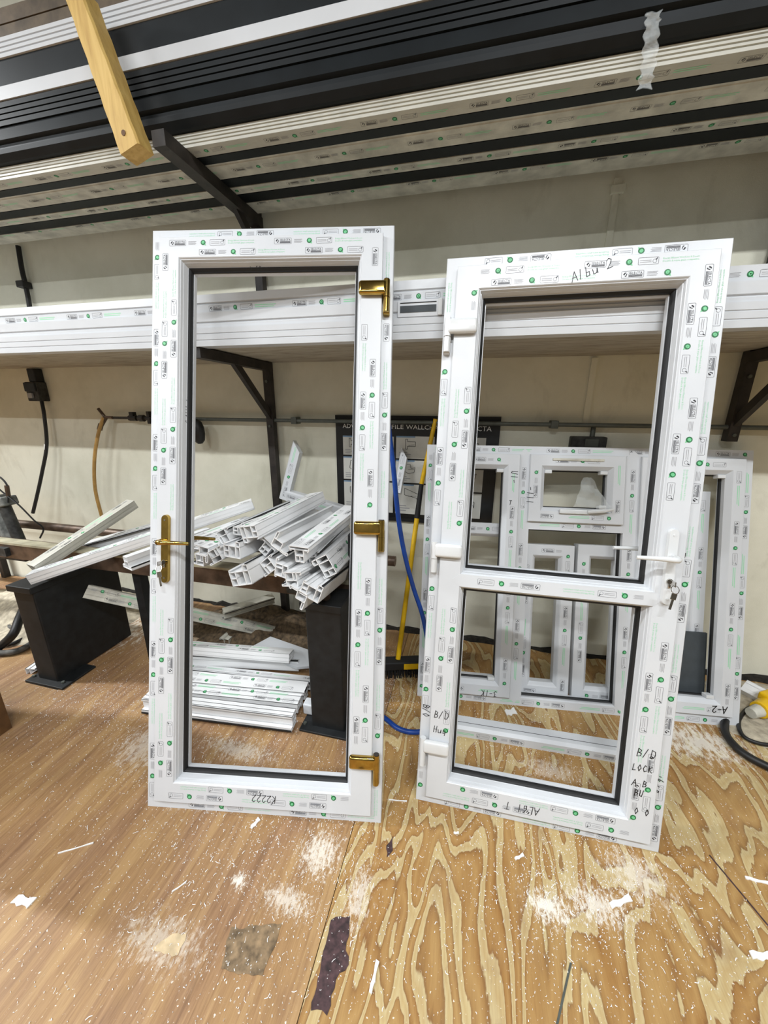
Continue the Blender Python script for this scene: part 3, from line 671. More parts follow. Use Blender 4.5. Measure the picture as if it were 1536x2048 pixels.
# clear tape hanging from the rack
tp = [(0.421, 1.512, 2.534), (0.422, 1.510, 2.513), (0.425, 1.512, 2.477), (0.431, 1.520, 2.437), (0.433, 1.526, 2.402), (0.434, 1.533, 2.374)]
mb = MB(); P = spline(tp, 6); vs = []; 
for i, p in enumerate(P):
    w = .0185 + .004 * math.sin(i * 1.3)
    vs += [p + Vector((-w, 0, 0)), p + Vector((-w * .3, -.006 * math.sin(i * 1.1), 0)), p + Vector((w * .4, .006 * math.cos(i * .9), 0)), p + Vector((w, 0, .004 * math.sin(i)))]
fs = [(i * 4 + k, i * 4 + k + 1, i * 4 + k + 5, i * 4 + k + 4) for i in range(len(P) - 1) for k in range(3)]
mb.add(vs, fs); mb.add([v + Vector((0, .003, 0)) for v in vs], fs)
tag(mb.build('hanging_tape', 'clear_film', None, True), 'crinkled strip of clear tape hanging from the upper rack', 'tape')

# ================================================================ THINGS ON THE WALL
pp = thing('wall_pipe', 'thin grey air pipe running level along the back wall', 'pipe', (0, 2.10, 1.375))
MB().tube([(-2.02, 0, 0), (3.3, 0, 0)], .011, 10).build('pipe', 'pipe_grey', pp, True)
for x in (-1.05, .42, 1.6): MB().rbox((x - .018, -.016, -.02), (x + .018, .05, .02), .004).build('pipe_clip', 'pipe_grey', pp)
dk = MB()
for (x0, x1, r) in ((-2.08, -2.02, .017), (-2.14, -2.09, .012), (-2.19, -2.15, .022), (-2.27, -2.21, .019), (-2.42, -2.27, .009)): dk.tube([(x0, 0, 0), (x1, 0, 0)], r, 8)
dk.box((-2.25, -.02, .015), (-2.22, .01, .04)); dk.box((-2.11, -.02, .012), (-2.09, .01, .045)); dk.box((-2.11, -.02, -.035), (-2.09, .01, .0))
dk.build('valve_fitting', 'dark_steel', pp)
ah = thing('air_hose', 'amber air hose drooping down the wall from a brass splitter', 'hose')
MB().tube(spline([(-2.467, 2.080, 1.377), (-2.520, 2.060, 1.259), (-2.585, 2.050, 1.084), (-2.633, 2.050, 0.883), (-2.632, 2.050, 0.713), (-2.628, 2.060, 0.554)], 8), .0115, 8).build('hose', 'brown_hose', ah, True)
sp = MB(); sp.tube([(-2.402, 2.090, 1.377), (-2.465, 2.090, 1.380), (-2.498, 2.080, 1.436)], .010, 8); sp.tube([(-2.456, 2.090, 1.380), (-2.497, 2.080, 1.326)], .014, 8); sp.tube([(-2.499, 2.080, 1.333), (-2.511, 2.070, 1.292)], .016, 8)
sp.build('splitter', 'rail_steel', ah, True)
# switch box and its cable
sb = thing('switch_box', 'small dark switch box high on the wall with a black cable below', 'switch', (-3.054, 2.150, 1.568))
MB().rbox((-.055, -.07, -.085), (.055, 0, .045), .006).build('box_body', 'machine_dark', sb); MB().rbox((-.05, -.082, -.02), (.05, -.069, .04), .004).build('cover', 'black_steel', sb)
MB().rbox((-.03, -.084, -.065), (.01, -.069, -.03), .003).build('rating_plate', 'ink_grey', sb); MB().rbox((-.02, -.06, .045), (.045, 0, .135), .006).build('conduit_neck', 'black_steel', sb)
MB().tube(spline([(.02, -.035, -.085), (-2.992, 2.070, 1.318) and (.03, -.05, -.20), (.0, -.06, -.40), (-.08, -.08, -.60), (-.16, -.1, -.78), (-.22, -.12, -.92)], 8), .0115, 8).build('cable', 'wire', sb, True)
tc_ = MB().tube([(-.003, -.0605, -.39), (-.012, -.062, -.43)], .0122, 8).build('tape_wrap', 'white_paint', sb, True)
vp = thing('wall_cable', 'black cable coming down the wall above the shelf at the left', 'cable')
MB().tube(spline([(-2.941, 2.130, 2.446), (-2.941, 2.120, 2.307), (-2.941, 2.120, 2.205), (-2.952, 2.120, 2.072), (-3.000, 2.120, 1.824)], 5), .014, 8).build('cable', 'wire', vp, True)
MB().rbox((-.03, -.03, -.02), (.03, .03, .02), .006).build('cable_clip', 'wire', vp).location = (-2.953, 2.120, 2.221)
# black rounded cap hung on the pipe
cp = MB(); pr = [(0, .0), (.016, .002), (.035, .02), (.046, .06), (.048, .10), (.040, .135), (.022, .155), (0, .16)]; n = 14; vs = []
for r_, z in pr: vs += [(r_ * math.cos(2 * math.pi * k / n), r_ * .7 * math.sin(2 * math.pi * k / n), z) for k in range(n)]
cp.add(vs, [(i * n + k, i * n + (k + 1) % n, (i + 1) * n + (k + 1) % n, (i + 1) * n + k) for i in range(len(pr) - 1) for k in range(n)])
co = cp.build('rubber_cap', 'wire', None, True); co.location = (-1.703, 2.060, 1.220); co.rotation_euler = (0, -.12, 0); tag(co, 'black rounded rubber cap hanging from the wall pipe beside the gold-handled door', 'cap')
# junction box
jb = thing('junction_box', 'dark grey socket box on the wall above the big window frame', 'socket', (0.597, 2.150, 1.286))
MB().rbox((-.085, -.05, -.03), (.085, 0, .03), .006).build('box_body', 'machine_dark', jb); MB().rbox((-.02, -.056, -.02), (.045, -.049, .02), .003).build('switch_plate', 'pipe_grey', jb)
MB().tube([(.02, -.02, .03), (.02, -.015, .09)], .012, 8).build('gland', 'pipe_grey', jb, True)

# ---- the wall chart
ch = thing('wall_chart', 'black-framed profile wall chart with white panels on the back wall', 'chart', (-.80, 2.146, .775))
CW, CH = .955, .635
MB().box((0, -.008, 0), (CW, 0, CH)).build('backing', 'chart_black', ch)
MB().box((0, -.014, CH - .03), (CW, -.0005, CH)).build('top_batten', 'gasket', ch); MB().box((0, -.014, 0), (CW, -.0005, .022)).build('bottom_batten', 'gasket', ch)
ci = ['chart_black', 'white_paint', 'ink_grey', 'chart_blue']
def ctext(body, x, z, w, h, mi=1):
    vs, fs = text_fit(body, w, h, 2); cm = MB(); cm.add([(x + a, -.0088, z + b_) for a, b_ in vs], fs, mi)
    tag(cm.build('chart_title', ci, ch, fix=False), None, None, None, 'stuff')
ctext('ADVANCED', .045, CH - .075, .20, .024); ctext('PROFILE', .262, CH - .075, .155, .024); ctext('WALLCHART', .432, CH - .075, .235, .024); ctext('SELECTA', .755, CH - .078, .155, .026)
panels = []
for (xa, xb, rows_) in ((.045, .205, ((.40, .515), (.25, .39), (.05, .24))), (.22, .36, ((.40, .515), (.25, .39), (.05, .24))), (.375, .60, ((.39, .52), (.245, .38), (.05, .235))), (.615, .74, ((.39, .52), (.245, .38), (.05, .235))), (.755, .885, ((.39, .52), (.21, .38), (.05, .20)))):
    for (za, zb) in rows_: panels.append((xa, za, xb, zb))
PO = [MB().box((xa, -.0096, za), (xb, -.0078, zb)).build('chart_panel', 'chart_paper', ch) for (xa, za, xb, zb) in panels]
def stroke2(mb, pts, o, s, w=.0028, mi=0):
    for (ax, ay), (bx, by) in zip(pts, pts[1:]):
        L = math.hypot(bx - ax, by - ay) or 1; tx, ty = (bx - ax) / L * w / 2 / s, (by - ay) / L * w / 2 / s
        q = [(ax - ty, ay + tx), (ax + ty, ay - tx), (bx + ty, by - tx), (bx - ty, by + tx)]
        mb.add([(o[0] + a * s, -.0102, o[1] + b_ * s) for a, b_ in q], [(0, 1, 2, 3)], mi)
SHP = [[(0, 0), (0, 1), (.2, 1), (.2, .75), (1, .75), (1, .3), (.2, .3), (.2, 0), (0, 0)], [(0, .2), (.3, 0), (.9, .1), (1, .6), (.6, .5), (.5, .9), (.1, .9), (0, .2)], [(0, 1), (0, .5), (.9, .3), (1, .0), (1, .6), (0, 1)]]
for k, (xa, za, xb, zb) in enumerate(panels):
    w_, h_ = xb - xa, zb - za; s_ = min(w_ * .45, h_ * .45); cm = MB()
    stroke2(cm, SHP[k % 3], (xa + w_ * .25, za + h_ * .42), s_)
    stroke2(cm, [(.3, .4), (.9, .45)], (xa + w_ * .25, za + h_ * .42), s_, .002)
    for j in range(3): cm.add([(xa + w_ * .08, -.0102, za + h_ * (.10 + .08 * j)), (xa + w_ * (.30 + .1 * (j % 2)), -.0102, za + h_ * (.10 + .08 * j)), (xa + w_ * (.30 + .1 * (j % 2)), -.0102, za + h_ * (.13 + .08 * j)), (xa + w_ * .08, -.0102, za + h_ * (.13 + .08 * j))], [(0, 1, 2, 3)], 2)
    cm.add([(xa, -.0102, zb - .008), (xa + w_ * .5, -.0102, zb - .008), (xa + w_ * .5, -.0102, zb), (xa, -.0102, zb)], [(0, 1, 2, 3)], 3)
    tag(cm.build('panel_print', ci, PO[k], fix=False), None, None, None, 'stuff')

# ================================================================ BENCH
bn = thing('roller_bench', 'low steel roller bench with brown rails and black pedestals carrying the offcuts', 'bench')
def pedestal(x0, x1, y0, y1, zt):
    p = MB().rbox((x0, y0, .002), (x1, y1, zt - .03), .006).build('pedestal', 'black_steel', bn)
    MB().rbox((x0 - .05, y0 - .035, .0), (x1 + .075, y0 + .15, .012), .003).build('base_plate', 'black_steel', p)
    MB().rbox((x0 - .022, y0 - .012, zt - .034), (x1 + .006, y1 + .012, zt), .004).build('cap_plate', 'black_steel', p)
    for xx in (x0 - .035, x1 + .035): MB().tube([(xx, y0 + .0, .012), (xx, y0 + .0, .020)], .009, 6).build('anchor_bolt', 'pipe_grey', p)
pedestal(-2.225, -2.090, 1.205, 1.66, .575); pedestal(-.635, -.475, 1.265, 1.40, .665)
MB().box((-4.2, 1.44, .585), (-.40, 1.53, .672)).build('front_rail', 'rail_steel', bn)
MB().box((-4.2, 1.437, .672), (-.40, 1.50, .684)).build('rail_strip', 'rail_pale', bn)
MB().tube([(-4.2, 1.79, .655), (-.35, 1.79, .655)], .028, 12).build('back_tube', 'rail_steel', bn, True)
MB().box((-4.2, 1.70, .44), (-.40, 1.74, .50)).build('lower_rail', 'rail_pale', bn)
for x in (-2.65, -1.5, -.8): MB().box((x, 1.415, .605), (x + .07, 1.442, .655)).build('rail_clamp', 'machine_dark', bn)
for x in (-3.3, -1.75, -.55): MB().box((x, 1.46, .0), (x + .05, 1.51, .59)).build('leg', 'black_steel', bn)
for x in (-3.3, -1.75, -.55): MB().box((x, 1.53, .60), (x + .04, 1.79, .64)).build('cross_bar', 'dark_steel', bn)
MB().rbox((-.485, 1.40, .60), (-.445, 1.46, .93), .004).build('end_stop', 'black_steel', bn)
MB().tube([(-.56, 1.31, .665), (-.56, 1.31, .70)], .022, 10).build('spacer_stud', 'rail_steel', bn, True)

# ================================================================ OFFCUTS
def R_(x0, y0, x1, y1): return [((x0, y0), (x1, y0)), ((x1, y0), (x1, y1)), ((x1, y1), (x0, y1)), ((x0, y1), (x0, y0))]
def path(*p): return list(zip(p, p[1:]))
SEG = {
 'frame': R_(-35, -42, 35, 0) + [((-14, -42), (-14, 0)), ((16, -42), (16, 0)), ((-14, -22), (-35, -22))] + path((18, -42), (18, -60), (35, -60), (35, -42)) + path((-35, -42), (-35, -49), (-28, -49)),
 'sash': R_(-22, -48, 22, 0) + [((-22, -20), (22, -20)), ((8, -48), (8, -20))] + path((-22, 0), (-42, 0), (-42, -6), (-36, -6)) + path((22, -48), (42, -48), (42, -40), (36, -40)) + path((-22, -48), (-28, -48), (-28, -42)),
 'tee': R_(-17, -60, 17, -12) + path((-40, 0), (40, 0), (40, -12), (-40, -12), (-40, 0)) + [((-17, -36), (17, -36)), ((0, -60), (0, -36))] + path((-40, -12), (-34, -18)) + path((40, -12), (34, -18)),
 'bead': path((-14, 0), (14, 0), (14, -18), (6, -18), (-14, -4), (-14, 0)) + [((2, -15), (2, 0))],
 'ell': R_(-30, -30, 6, 0) + path((6, 0), (38, 0), (38, -10), (32, -10), (32, -5), (6, -5)) + path((-30, -30), (-30, -58), (-22, -58), (-22, -30)),
}
WIDE = {'frame': (-35, 35), 'sash': (-40, 22), 'tee': (-40, 40), 'bead': (-14, 14), 'ell': (-30, 38)}
GAS = {'frame': (31, -62), 'sash': (-40, -7), 'tee': (38, -14), 'bead': (-12, 0), 'ell': (36, -11)}
def offcut(label, N, F, kind, roll=0.0, group='offcuts piled on the bench', mat='pvc_raw', k=1.0, ph=None, name='profile_offcut', cut=0.0, gasket=True, prints=True):
    N, F = Vector(N), Vector(F); A = (F - N); L = A.length; A.normalize()
    S = A.cross(Vector((0, 0, 1))).normalized(); V = S.cross(A)
    Mx = Matrix((A, -S, V)).transposed().to_4x4() @ Matrix.Rotation(math.radians(roll), 4, 'X')
    mb = MB(); t = .0026 * k; sc = .001 * k
    for (a, b_) in SEG[kind]:
        p, q = Vector(a) * sc, Vector(b_) * sc; d = (q - p).normalized() * t / 2; nn = Vector((-d.y, d.x))
        c = [p - d + nn, q + d + nn, q + d - nn, p - d - nn]
        mb.prism([tuple(x_) for x_ in c], lambda w_: (cut * w_[0], w_[0], w_[1]), lambda w_: (L - cut * w_[0], w_[0], w_[1]))
    o = mb.build(name, mat); o.matrix_world = Matrix.Translation(N) @ Mx; tag(o, label, 'offcut', group)
    if gasket:
        g = GAS[kind]; gm = MB(); gm.box((.001, g[0] * sc - .004, g[1] * sc - .003), (L - .001, g[0] * sc + .004, g[1] * sc + .002)); gm.build('gasket', 'gasket', o)
    if prints and kind != 'bead':
        w0, w1 = WIDE[kind]; pm = MB(); zt = t / 2
        for j, yy in enumerate((w0 * .45, w1 * .5) if w1 - w0 > 66 else ((w0 + w1) / 2,)):
            print_row(pm, (0, yy * sc, zt), X, Vector((0, 1, 0)), Z, L, (random.uniform(-.3, .05) if ph is None else ph) - j * .15, MOTIF_S, skip=())
        finish_print(pm, o)
    return o
# the ones resting on the left pedestal
offcut('long dusty white offcut sloping up from the left pedestal to the wall', (-2.135, 1.253, 0.670), (-2.033, 1.783, 0.890), 'frame', 0, mat='pvc_cream')
offcut('long bright white offcut lying across the left pedestal towards the heap', (-2.091, 1.213, 0.651), (-1.220, 1.833, 0.931), 'frame', 0)
offcut('short white offcut with a hollow square end just left of the gold handle', (-1.522, 1.255, 0.720), (-1.386, 1.655, 0.744), 'tee', 180, prints=False)
offcut('pale white offcut lying behind the crossed pieces left of the gold-handled door', (-2.173, 1.557, 0.677), (-1.823, 1.857, 0.764), 'sash', 0)
# the heap in the doorway, front ends towards the viewer
offcut('white offcut with a black gasket lying on top of the heap at the left', (-1.058, 1.330, 0.921), (-1.001, 1.800, 0.930), 'sash', -28, k=1.2)
offcut('white offcut with a square hollow end at the far left of the heap', (-1.125, 1.282, 0.859), (-1.133, 1.722, 0.836), 'ell', 10, k=1.2)
offcut('white offcut low on the left of the heap with a slanted open end', (-1.036, 1.269, 0.802), (-1.002, 1.759, 0.782), 'sash', 150, prints=False, k=1.2)
offcut('white offcut with two big chambers in the middle left of the heap', (-0.957, 1.260, 0.833), (-0.899, 1.700, 0.810), 'frame', 180, prints=False, k=1.2)
offcut('small white offcut with a four-chamber end above the middle of the heap', (-0.929, 1.321, 0.930), (-0.893, 1.721, 0.909), 'tee', 90, prints=False, k=0.96)
offcut('white printed offcut highest on the heap, label side up', (-0.878, 1.270, 0.976), (-0.805, 1.820, 1.002), 'frame', -12, ph=.05, k=1.2)
offcut('white offcut with a smooth sloping face below the printed one', (-0.811, 1.265, 0.833), (-0.761, 1.785, 0.841), 'sash', -40, prints=False, k=1.2)
offcut('large white offcut with an open ribbed end at the front middle of the heap', (-0.873, 1.193, 0.747), (-0.847, 1.593, 0.728), 'frame', 165, prints=False, k=1.38)
offcut('white channel offcut with black gasket right of the middle of the heap', (-0.728, 1.242, 0.898), (-0.692, 1.742, 0.881), 'ell', -150, prints=False, k=1.2)
offcut('white offcut under the channel piece, end chambers broken open', (-0.694, 1.243, 0.799), (-0.656, 1.663, 0.782), 'sash', 100, prints=False, k=1.2)
offcut('white printed square offcut sloping up to the gold middle hinge', (-0.623, 1.217, 0.929), (-0.578, 1.757, 0.957), 'tee', 0, k=1.08, ph=.02)
offcut('white offcut with a square chamber at the right edge of the heap', (-0.499, 1.240, 0.861), (-0.498, 1.660, 0.847), 'frame', 60, k=1.2)
offcut('white offcut with two black-gasketed slots low at the right of the heap', (-0.651, 1.200, 0.765), (-0.599, 1.520, 0.747), 'sash', 170, prints=False, k=1.2)
offcut('short white printed offcut near the bottom right of the heap', (-0.609, 1.176, 0.763), (-0.579, 1.436, 0.734), 'ell', 20, ph=0, k=1.2)
offcut('white offcut sticking out lowest at the front of the heap', (-0.572, 1.174, 0.738), (-0.538, 1.504, 0.712), 'frame', 200, prints=False, k=1.2)
offcut('white offcut filling the back of the heap below the welded corner', (-0.943, 1.608, 0.824), (-0.800, 1.928, 0.808), 'frame', 0, k=1.2)
offcut('white grooved offcut wedged between the printed one and the channel piece', (-0.799, 1.304, 0.898), (-0.793, 1.804, 0.898), 'tee', 40, k=1.1, prints=False)
offcut('white offcut lying flat at the very left of the heap behind the gold lever', (-1.260, 1.400, 0.840), (-1.210, 1.800, 0.836), 'frame', 0, k=1.2, ph=.03)
offcut('dusty white offcut at the bottom left of the heap resting on the rail', (-1.213, 1.360, 0.725), (-1.140, 1.660, 0.716), 'sash', 180, k=1.1, prints=False)
offcut('thin white bead offcut lying across the middle of the heap', (-0.902, 1.401, 0.921), (-0.866, 1.801, 0.931), 'bead', 10, k=1.6, prints=False, gasket=False)
offcut('white offcut with a black gasket along its top at the right of the channel piece', (-0.627, 1.313, 0.867), (-0.623, 1.733, 0.878), 'sash', -15, k=1.1, prints=False)
# welded corner standing behind the heap
vc = thing('welded_corner', 'white welded corner of a window frame standing behind the heap of offcuts', 'frame corner')
c0 = Vector((-1.089, 1.980, 0.935)); c1 = Vector((-1.010, 2.020, 1.228)); c2 = Vector((-0.598, 1.900, 0.855))
def bar(p, q, parent, w=.030, d=.05, ph=.02):
    p, q = Vector(p), Vector(q); A = (q - p); L = A.length; A.normalize(); Nn = Vector((0, -1, 0)); Nn = (Nn - A * Nn.dot(A)).normalized(); S = Nn.cross(A)
    mb = MB(); sec = [(-w, 0), (w * .7, 0), (w, -.008), (w, -d), (-w, -d)]
    mb.prism(sec, lambda a: p + S * a[0] + Nn * a[1], lambda a: q + S * a[0] + Nn * a[1] + A * (.03 * (a[0] / w)))
    o = mb.build('frame_bar', 'pvc', parent); pm = MB(); print_row(pm, p, A, S, Nn, L, ph, MOTIF_S); finish_print(pm, o); return o
bar(c0 + (c0 - c1).normalized() * .03, c1, vc); bar(c0, c2, vc)
wl = thing('leaning_offcut', 'white offcut leaning on the wall chart behind the blue hose', 'offcut'); bar((-0.391, 2.000, 0.987), (-0.369, 2.090, 1.206), wl, .022)
# floor stack
FG = 'offcuts stacked on the floor under the bench'
offcut('white grooved offcut lying lowest and nearest on the floor under the bench', (-1.474, 1.196, 0.050), (-0.715, 1.267, 0.050), 'frame', -90, FG, ph=.1, prints=False)
offcut('white printed offcut lying on top of the nearest floor stack', (-1.498, 1.255, 0.075), (-0.728, 1.338, 0.075), 'frame', 0, FG, ph=.16)
offcut('white mitred offcut behind the nearest one on the floor stack', (-1.495, 1.321, 0.085), (-0.726, 1.407, 0.085), 'tee', 0, FG, ph=.12)
offcut('long white grooved offcut in the middle of the floor stack reaching the pedestal', (-1.600, 1.425, 0.055), (-0.697, 1.511, 0.055), 'sash', -20, FG, ph=.05)
offcut('white offcut with a broken end topmost at the back of the floor stack', (-1.656, 1.464, 0.160), (-0.878, 1.558, 0.160), 'frame', -15, FG, ph=.1)
offcut('white offcut under the topmost one at the back of the floor stack', (-1.626, 1.461, 0.043), (-0.847, 1.590, 0.043), 'frame', 180, FG, prints=False)
offcut('long printed offcut slanting down from the left pedestal behind the gold-handled door', (-2.018, 1.398, 0.465), (-1.153, 1.838, 0.054), 'frame', 62, FG, mat='pvc_dusty', ph=.1)
offcut('pale dusty offcut sloping up under the bench behind the gold-handled door', (-1.417, 1.722, 0.246), (-1.207, 1.952, 0.254), 'sash', 0, FG, mat='pvc_dusty', prints=False)
offcut('short dusty offcut lying crosswise on the rubble under the bench', (-1.413, 1.698, 0.054), (-1.404, 1.928, 0.054), 'ell', 0, FG, mat='pvc_dusty', prints=False)
pl = MB().prism([(0, 0), (.30, -.06), (.42, -.02), (.40, .05), (.08, .10)], lambda p: (p[0], p[1], 0), lambda p: (p[0], p[1], .02)).build('white_plate', 'pvc'); pl.location = (-1.142, 1.563, 0.120); pl.rotation_euler = (.25, .12, .1); tag(pl, 'flat white broken plate lying behind the floor stack', 'plate')
tab = MB().rbox((0, 0, 0), (.07, .05, .06), .008).build('white_block', 'pvc'); tab.location = (-0.704, 1.315, 0.012); tag(tab, 'small white plastic block against the foot of the right pedestal', 'block')
offcut('white grooved strip lying flat on the floor behind the left pedestal foot', (-2.311, 1.225, 0.033), (-2.331, 1.337, 0.033), 'bead', 0, 'floor strips', k=2.0, gasket=False)
offcut('grey-white profile lying on the floor at the foot of the right wall', (1.490, 1.989, 0.063), (1.547, 1.918, 0.063), 'frame', 30, 'floor strips', prints=False)
# sill bar behind the white-handled door
sl_ = thing('sill_bar', 'white printed sill profile lying on the floor behind the white-handled door', 'profile', (-.03, 1.375, 0), (0, 0, .035))
o = MB().prism([(0, 0), (0, .040), (.012, .052), (.03, .052), (.033, .046), (.075, .046), (.075, 0)], lambda p: (0, p[0], p[1]), lambda p: (.86, p[0], p[1])).build('bar', 'pvc', sl_)
mb = MB(); print_row(mb, (.86, 0, .02), -X, DN, NF, .86, .12, MOTIF_S); finish_print(mb, o)
MB().box((-.001, .032, .0465), (.862, .036, .049)).build('groove_line', 'ink_dark', sl_); MB().box((-.002, .0, .012), (.018, .07, .0525)).build('black_end', 'gasket', sl_)

# ================================================================ BROOM, HOSES, CABLES
br = thing('broom', 'yellow-handled broom with a black head and yellow label leaning on the wall', 'broom')
b0 = Vector((-0.311, 1.712, 0.100)); b1 = Vector((-0.256, 2.050, 1.034)); bm_ = b0.lerp(b1, .80)
MB().tube([b0, bm_], .014, 10).build('handle', 'yellow', br, True); MB().tube([bm_, b1], [.016, .013], 10).build('grip', 'broom_black', br, True)
MB().tube([b1, (-0.197, 2.100, 1.395)], [.013, .012], 10).build('handle_tip', 'yellow', br, True)
M = Matrix.Translation(b0) @ Matrix.Rotation(.30, 4, 'Z')
hd = MB().rbox((-.20, -.035, -.05), (.20, .03, .0), .008, M=M).build('head', 'broom_black', br)
bs = MB()
for i in range(44):
    for j in range(4):
        x = -.19 + i * .0088; y = -.026 + j * .016; a = Vector((x, y, -.048)); q = Vector((x * 1.04 + random.uniform(-.006, .006), y * 1.5 + random.uniform(-.006, .006), -.094))
        bs.tube([M @ a, M @ q], .0032, 4)
bs.build('bristles', 'broom_black', hd)
MB().box((.03, -.0375, -.042), (.14, -.0345, -.008), M=M).build('yellow_label', 'yellow', hd)
tag(MB().tube(spline([(-0.363, 1.620, 1.423), (-0.346, 1.600, 1.316), (-0.324, 1.580, 1.187), (-0.309, 1.580, 1.050), (-0.293, 1.600, 0.901), (-0.265, 1.620, 0.743), (-0.223, 1.640, 0.577), (-0.171, 1.620, 0.441), (-.12, 1.60, .22), (-.06, 1.50, .06), (-.06, 1.40, .0115), (-0.112, 1.358, 0.012), (-0.179, 1.336, 0.012), (-0.240, 1.344, 0.012), (-0.295, 1.378, 0.011), (-.36, 1.42, .0115), (-.42, 1.52, .0115)], 8), .0115, 10).build('blue_hose', 'blue_hose', None, True), 'blue air hose hanging between the doors and looping on the floor', 'hose')
# left-hand machine
mc = thing('clamping_machine', 'dusty grey clamping unit with wires at the left edge above the bench rails', 'machine', (-2.905, 1.680, 0.567))
M = Matrix.Rotation(-.22, 4, 'Y')
body = MB(); 
body.tube([M @ Vector((-.03, 0, -.02)), M @ Vector((-.03, 0, .30))], .055, 14); body.build('cylinder', 'machine_grey', mc, True)
MB().tube([M @ Vector((-.03, 0, .30)), M @ Vector((-.03, 0, .33))], .063, 14).build('end_cap', 'machine_grey', mc, True)
MB().tube([M @ Vector((-.06, -.01, .33)), M @ Vector((-.07, -.01, .42))], [.04, .03], 12).build('top_fitting', 'machine_dark', mc, True)
MB().tube([M @ Vector((.05, -.02, .0)), M @ Vector((.055, -.02, .27))], .032, 12).build('side_cylinder', 'machine_dark', mc, True)
MB().rbox((.0, -.06, .25), (.12, .03, .31), .01, M=M).build('bracket', 'machine_grey', mc)
MB().rbox((-.22, -.07, -.10), (.13, .09, -.02), .008).build('base_block', 'machine_dark', mc)
for k in range(4): MB().tube([M @ Vector((-.095 + .0, -.05 + .025 * k, .02)), M @ Vector((-.095, -.05 + .025 * k, .28))], .006, 6).build('tie_rod', 'pipe_grey', mc, True)
MB().tube(spline([(.06, -.03, .29), (.09, -.03, .40), (.05, -.04, .46), (.01, -.05, .42), (.05, -.04, .36), (.14, -.03, .28), (.22, -.02, .18), (.25, 0, .12), (.20, .0, .05)], 8), .005, 6).build('wire_loop', 'wire', mc, True)
MB().tube([(.075, -.03, .33), (.085, -.03, .40)], .012, 8).build('terminal', 'rail_steel', mc, True)
MB().tube(spline([(.09, 0, -.02), (.13, .02, -.14), (.22, .05, -.26), (.34, .08, -.32)], 6), .026, 10).build('suction_hose', 'dusty_wire', mc, True)
# cables coiled on the floor at the left
for k, (pts, r, lab) in enumerate((
    ([(-2.628, 1.500, 0.307), (-2.628, 1.420, 0.196), (-2.606, 1.350, 0.122), (-2.711, 1.306, 0.030), (-2.685, 1.175, 0.030)], .024, 'thick dusty black hose dropping from the bench at the far left'),
    ([(-2.602, 1.459, 0.020), (-2.583, 1.391, 0.020), (-2.596, 1.333, 0.020), (-2.681, 1.298, 0.020), (-2.888, 1.286, 0.020)], .018, 'thick grey cable loop on the floor beside the left pedestal'),
    ([(-2.716, 1.527, 0.016), (-2.702, 1.441, 0.016), (-2.722, 1.373, 0.016), (-2.862, 1.318, 0.016)], .011, 'thin black cable on the floor beside the left pedestal'),
    ([(-2.831, 1.595, 0.020), (-2.938, 1.581, 0.020), (-2.940, 1.525, 0.020), (-2.794, 1.502, 0.020), (-2.708, 1.546, 0.020)], .016, 'dusty cable loop at the back of the floor beside the left pedestal'))):
    tag(MB().tube(spline(pts, 7), r, 10).build('floor_cable', 'dusty_wire' if k in (1, 3) else 'wire', None, True), lab, 'cable', 'cables on the floor at the left')
# plug and cables at the right
pg = thing('yellow_plug', 'yellow cable socket lying on the floor at the right edge', 'plug', (1.546, 1.870, 0.000), (0, 0, .5))
MB().tube([(-.10, 0, .05), (-.02, 0, .05), (.08, 0, .05)], [.038, .05, .05], 14).build('body', 'yellow', pg, True); MB().rbox((-.04, -.05, .06), (.07, .05, .105), .01).build('lid', 'yellow', pg, True)
MB().tube([(-.155, 0, .045), (-.10, 0, .048)], [.024, .03], 10).build('gland', 'pvc_dusty', pg, True)
for pts, r, lab in (([(1.309, 1.786, 0.020), (1.244, 1.676, 0.020), (1.236, 1.599, 0.020), (1.262, 1.543, 0.020), (1.335, 1.492, 0.020)], .016, 'thick black cable curving out from under the big window frame'),
                    ([(1.477, 1.899, 0.012), (1.358, 1.775, 0.012), (1.316, 1.679, 0.012), (1.353, 1.645, 0.012), (1.440, 1.650, 0.012)], .0085, 'thin black cable loop beside the yellow plug')):
    tag(MB().tube(spline(pts, 7), r, 10).build('floor_cable', 'wire', None, True), lab, 'cable', 'cables on the floor at the right')
# crate whose corner just enters the picture at the left
cr = thing('wooden_crate', 'tall brown wooden crate at the left edge of the floor', 'crate', (-2.019, 0.927, 0.000))
MB().box((-.55, -.46, .0), (.0, .0, 1.10)).build('body', 'crate_brown', cr)
for z in (.02, .21, .40, .59, .78, .95): MB().box((.0, -.46, z), (.012, .0, z + .14)).build('slat', 'crate_brown', cr)
MB().box((-.01, -.05, 0), (.020, .008, 1.12)).build('corner_post', 'crate_brown', cr)

# ================================================================ DUST, SWARF AND SCRAPS
def heap(name, label, cx, cy, rx, ry, h, mat, seed):
    rnd = random.Random(seed); n = 22; mb = MB(); vs = []
    for i in range(n):
        for j in range(n):
            u, v = i / (n - 1) * 2 - 1, j / (n - 1) * 2 - 1; r = math.sqrt(u * u + v * v)
            z = max(0, 1 - r * r) ** .8 * h * (.55 + .45 * math.sin(u * 7 + seed) * math.cos(v * 6 + seed)) + (rnd.uniform(0, .12) * h if r < .95 else 0)
            vs.append((cx + u * rx, min(cy + v * ry, WALL - .01), max(z, .0) if r < 1 else -.004))
    mb.add(vs, [(i * n + j, (i + 1) * n + j, (i + 1) * n + j + 1, i * n + j + 1) for i in range(n - 1) for j in range(n - 1)])
    return tag(mb.build(name, mat, None, True), label, 'dust', None, 'stuff')
heap('dust_heap', 'brown dust and rubble heaped under the bench behind the gold-handled door', -1.2, 1.93, .62, .28, .13, 'dirt', 3)
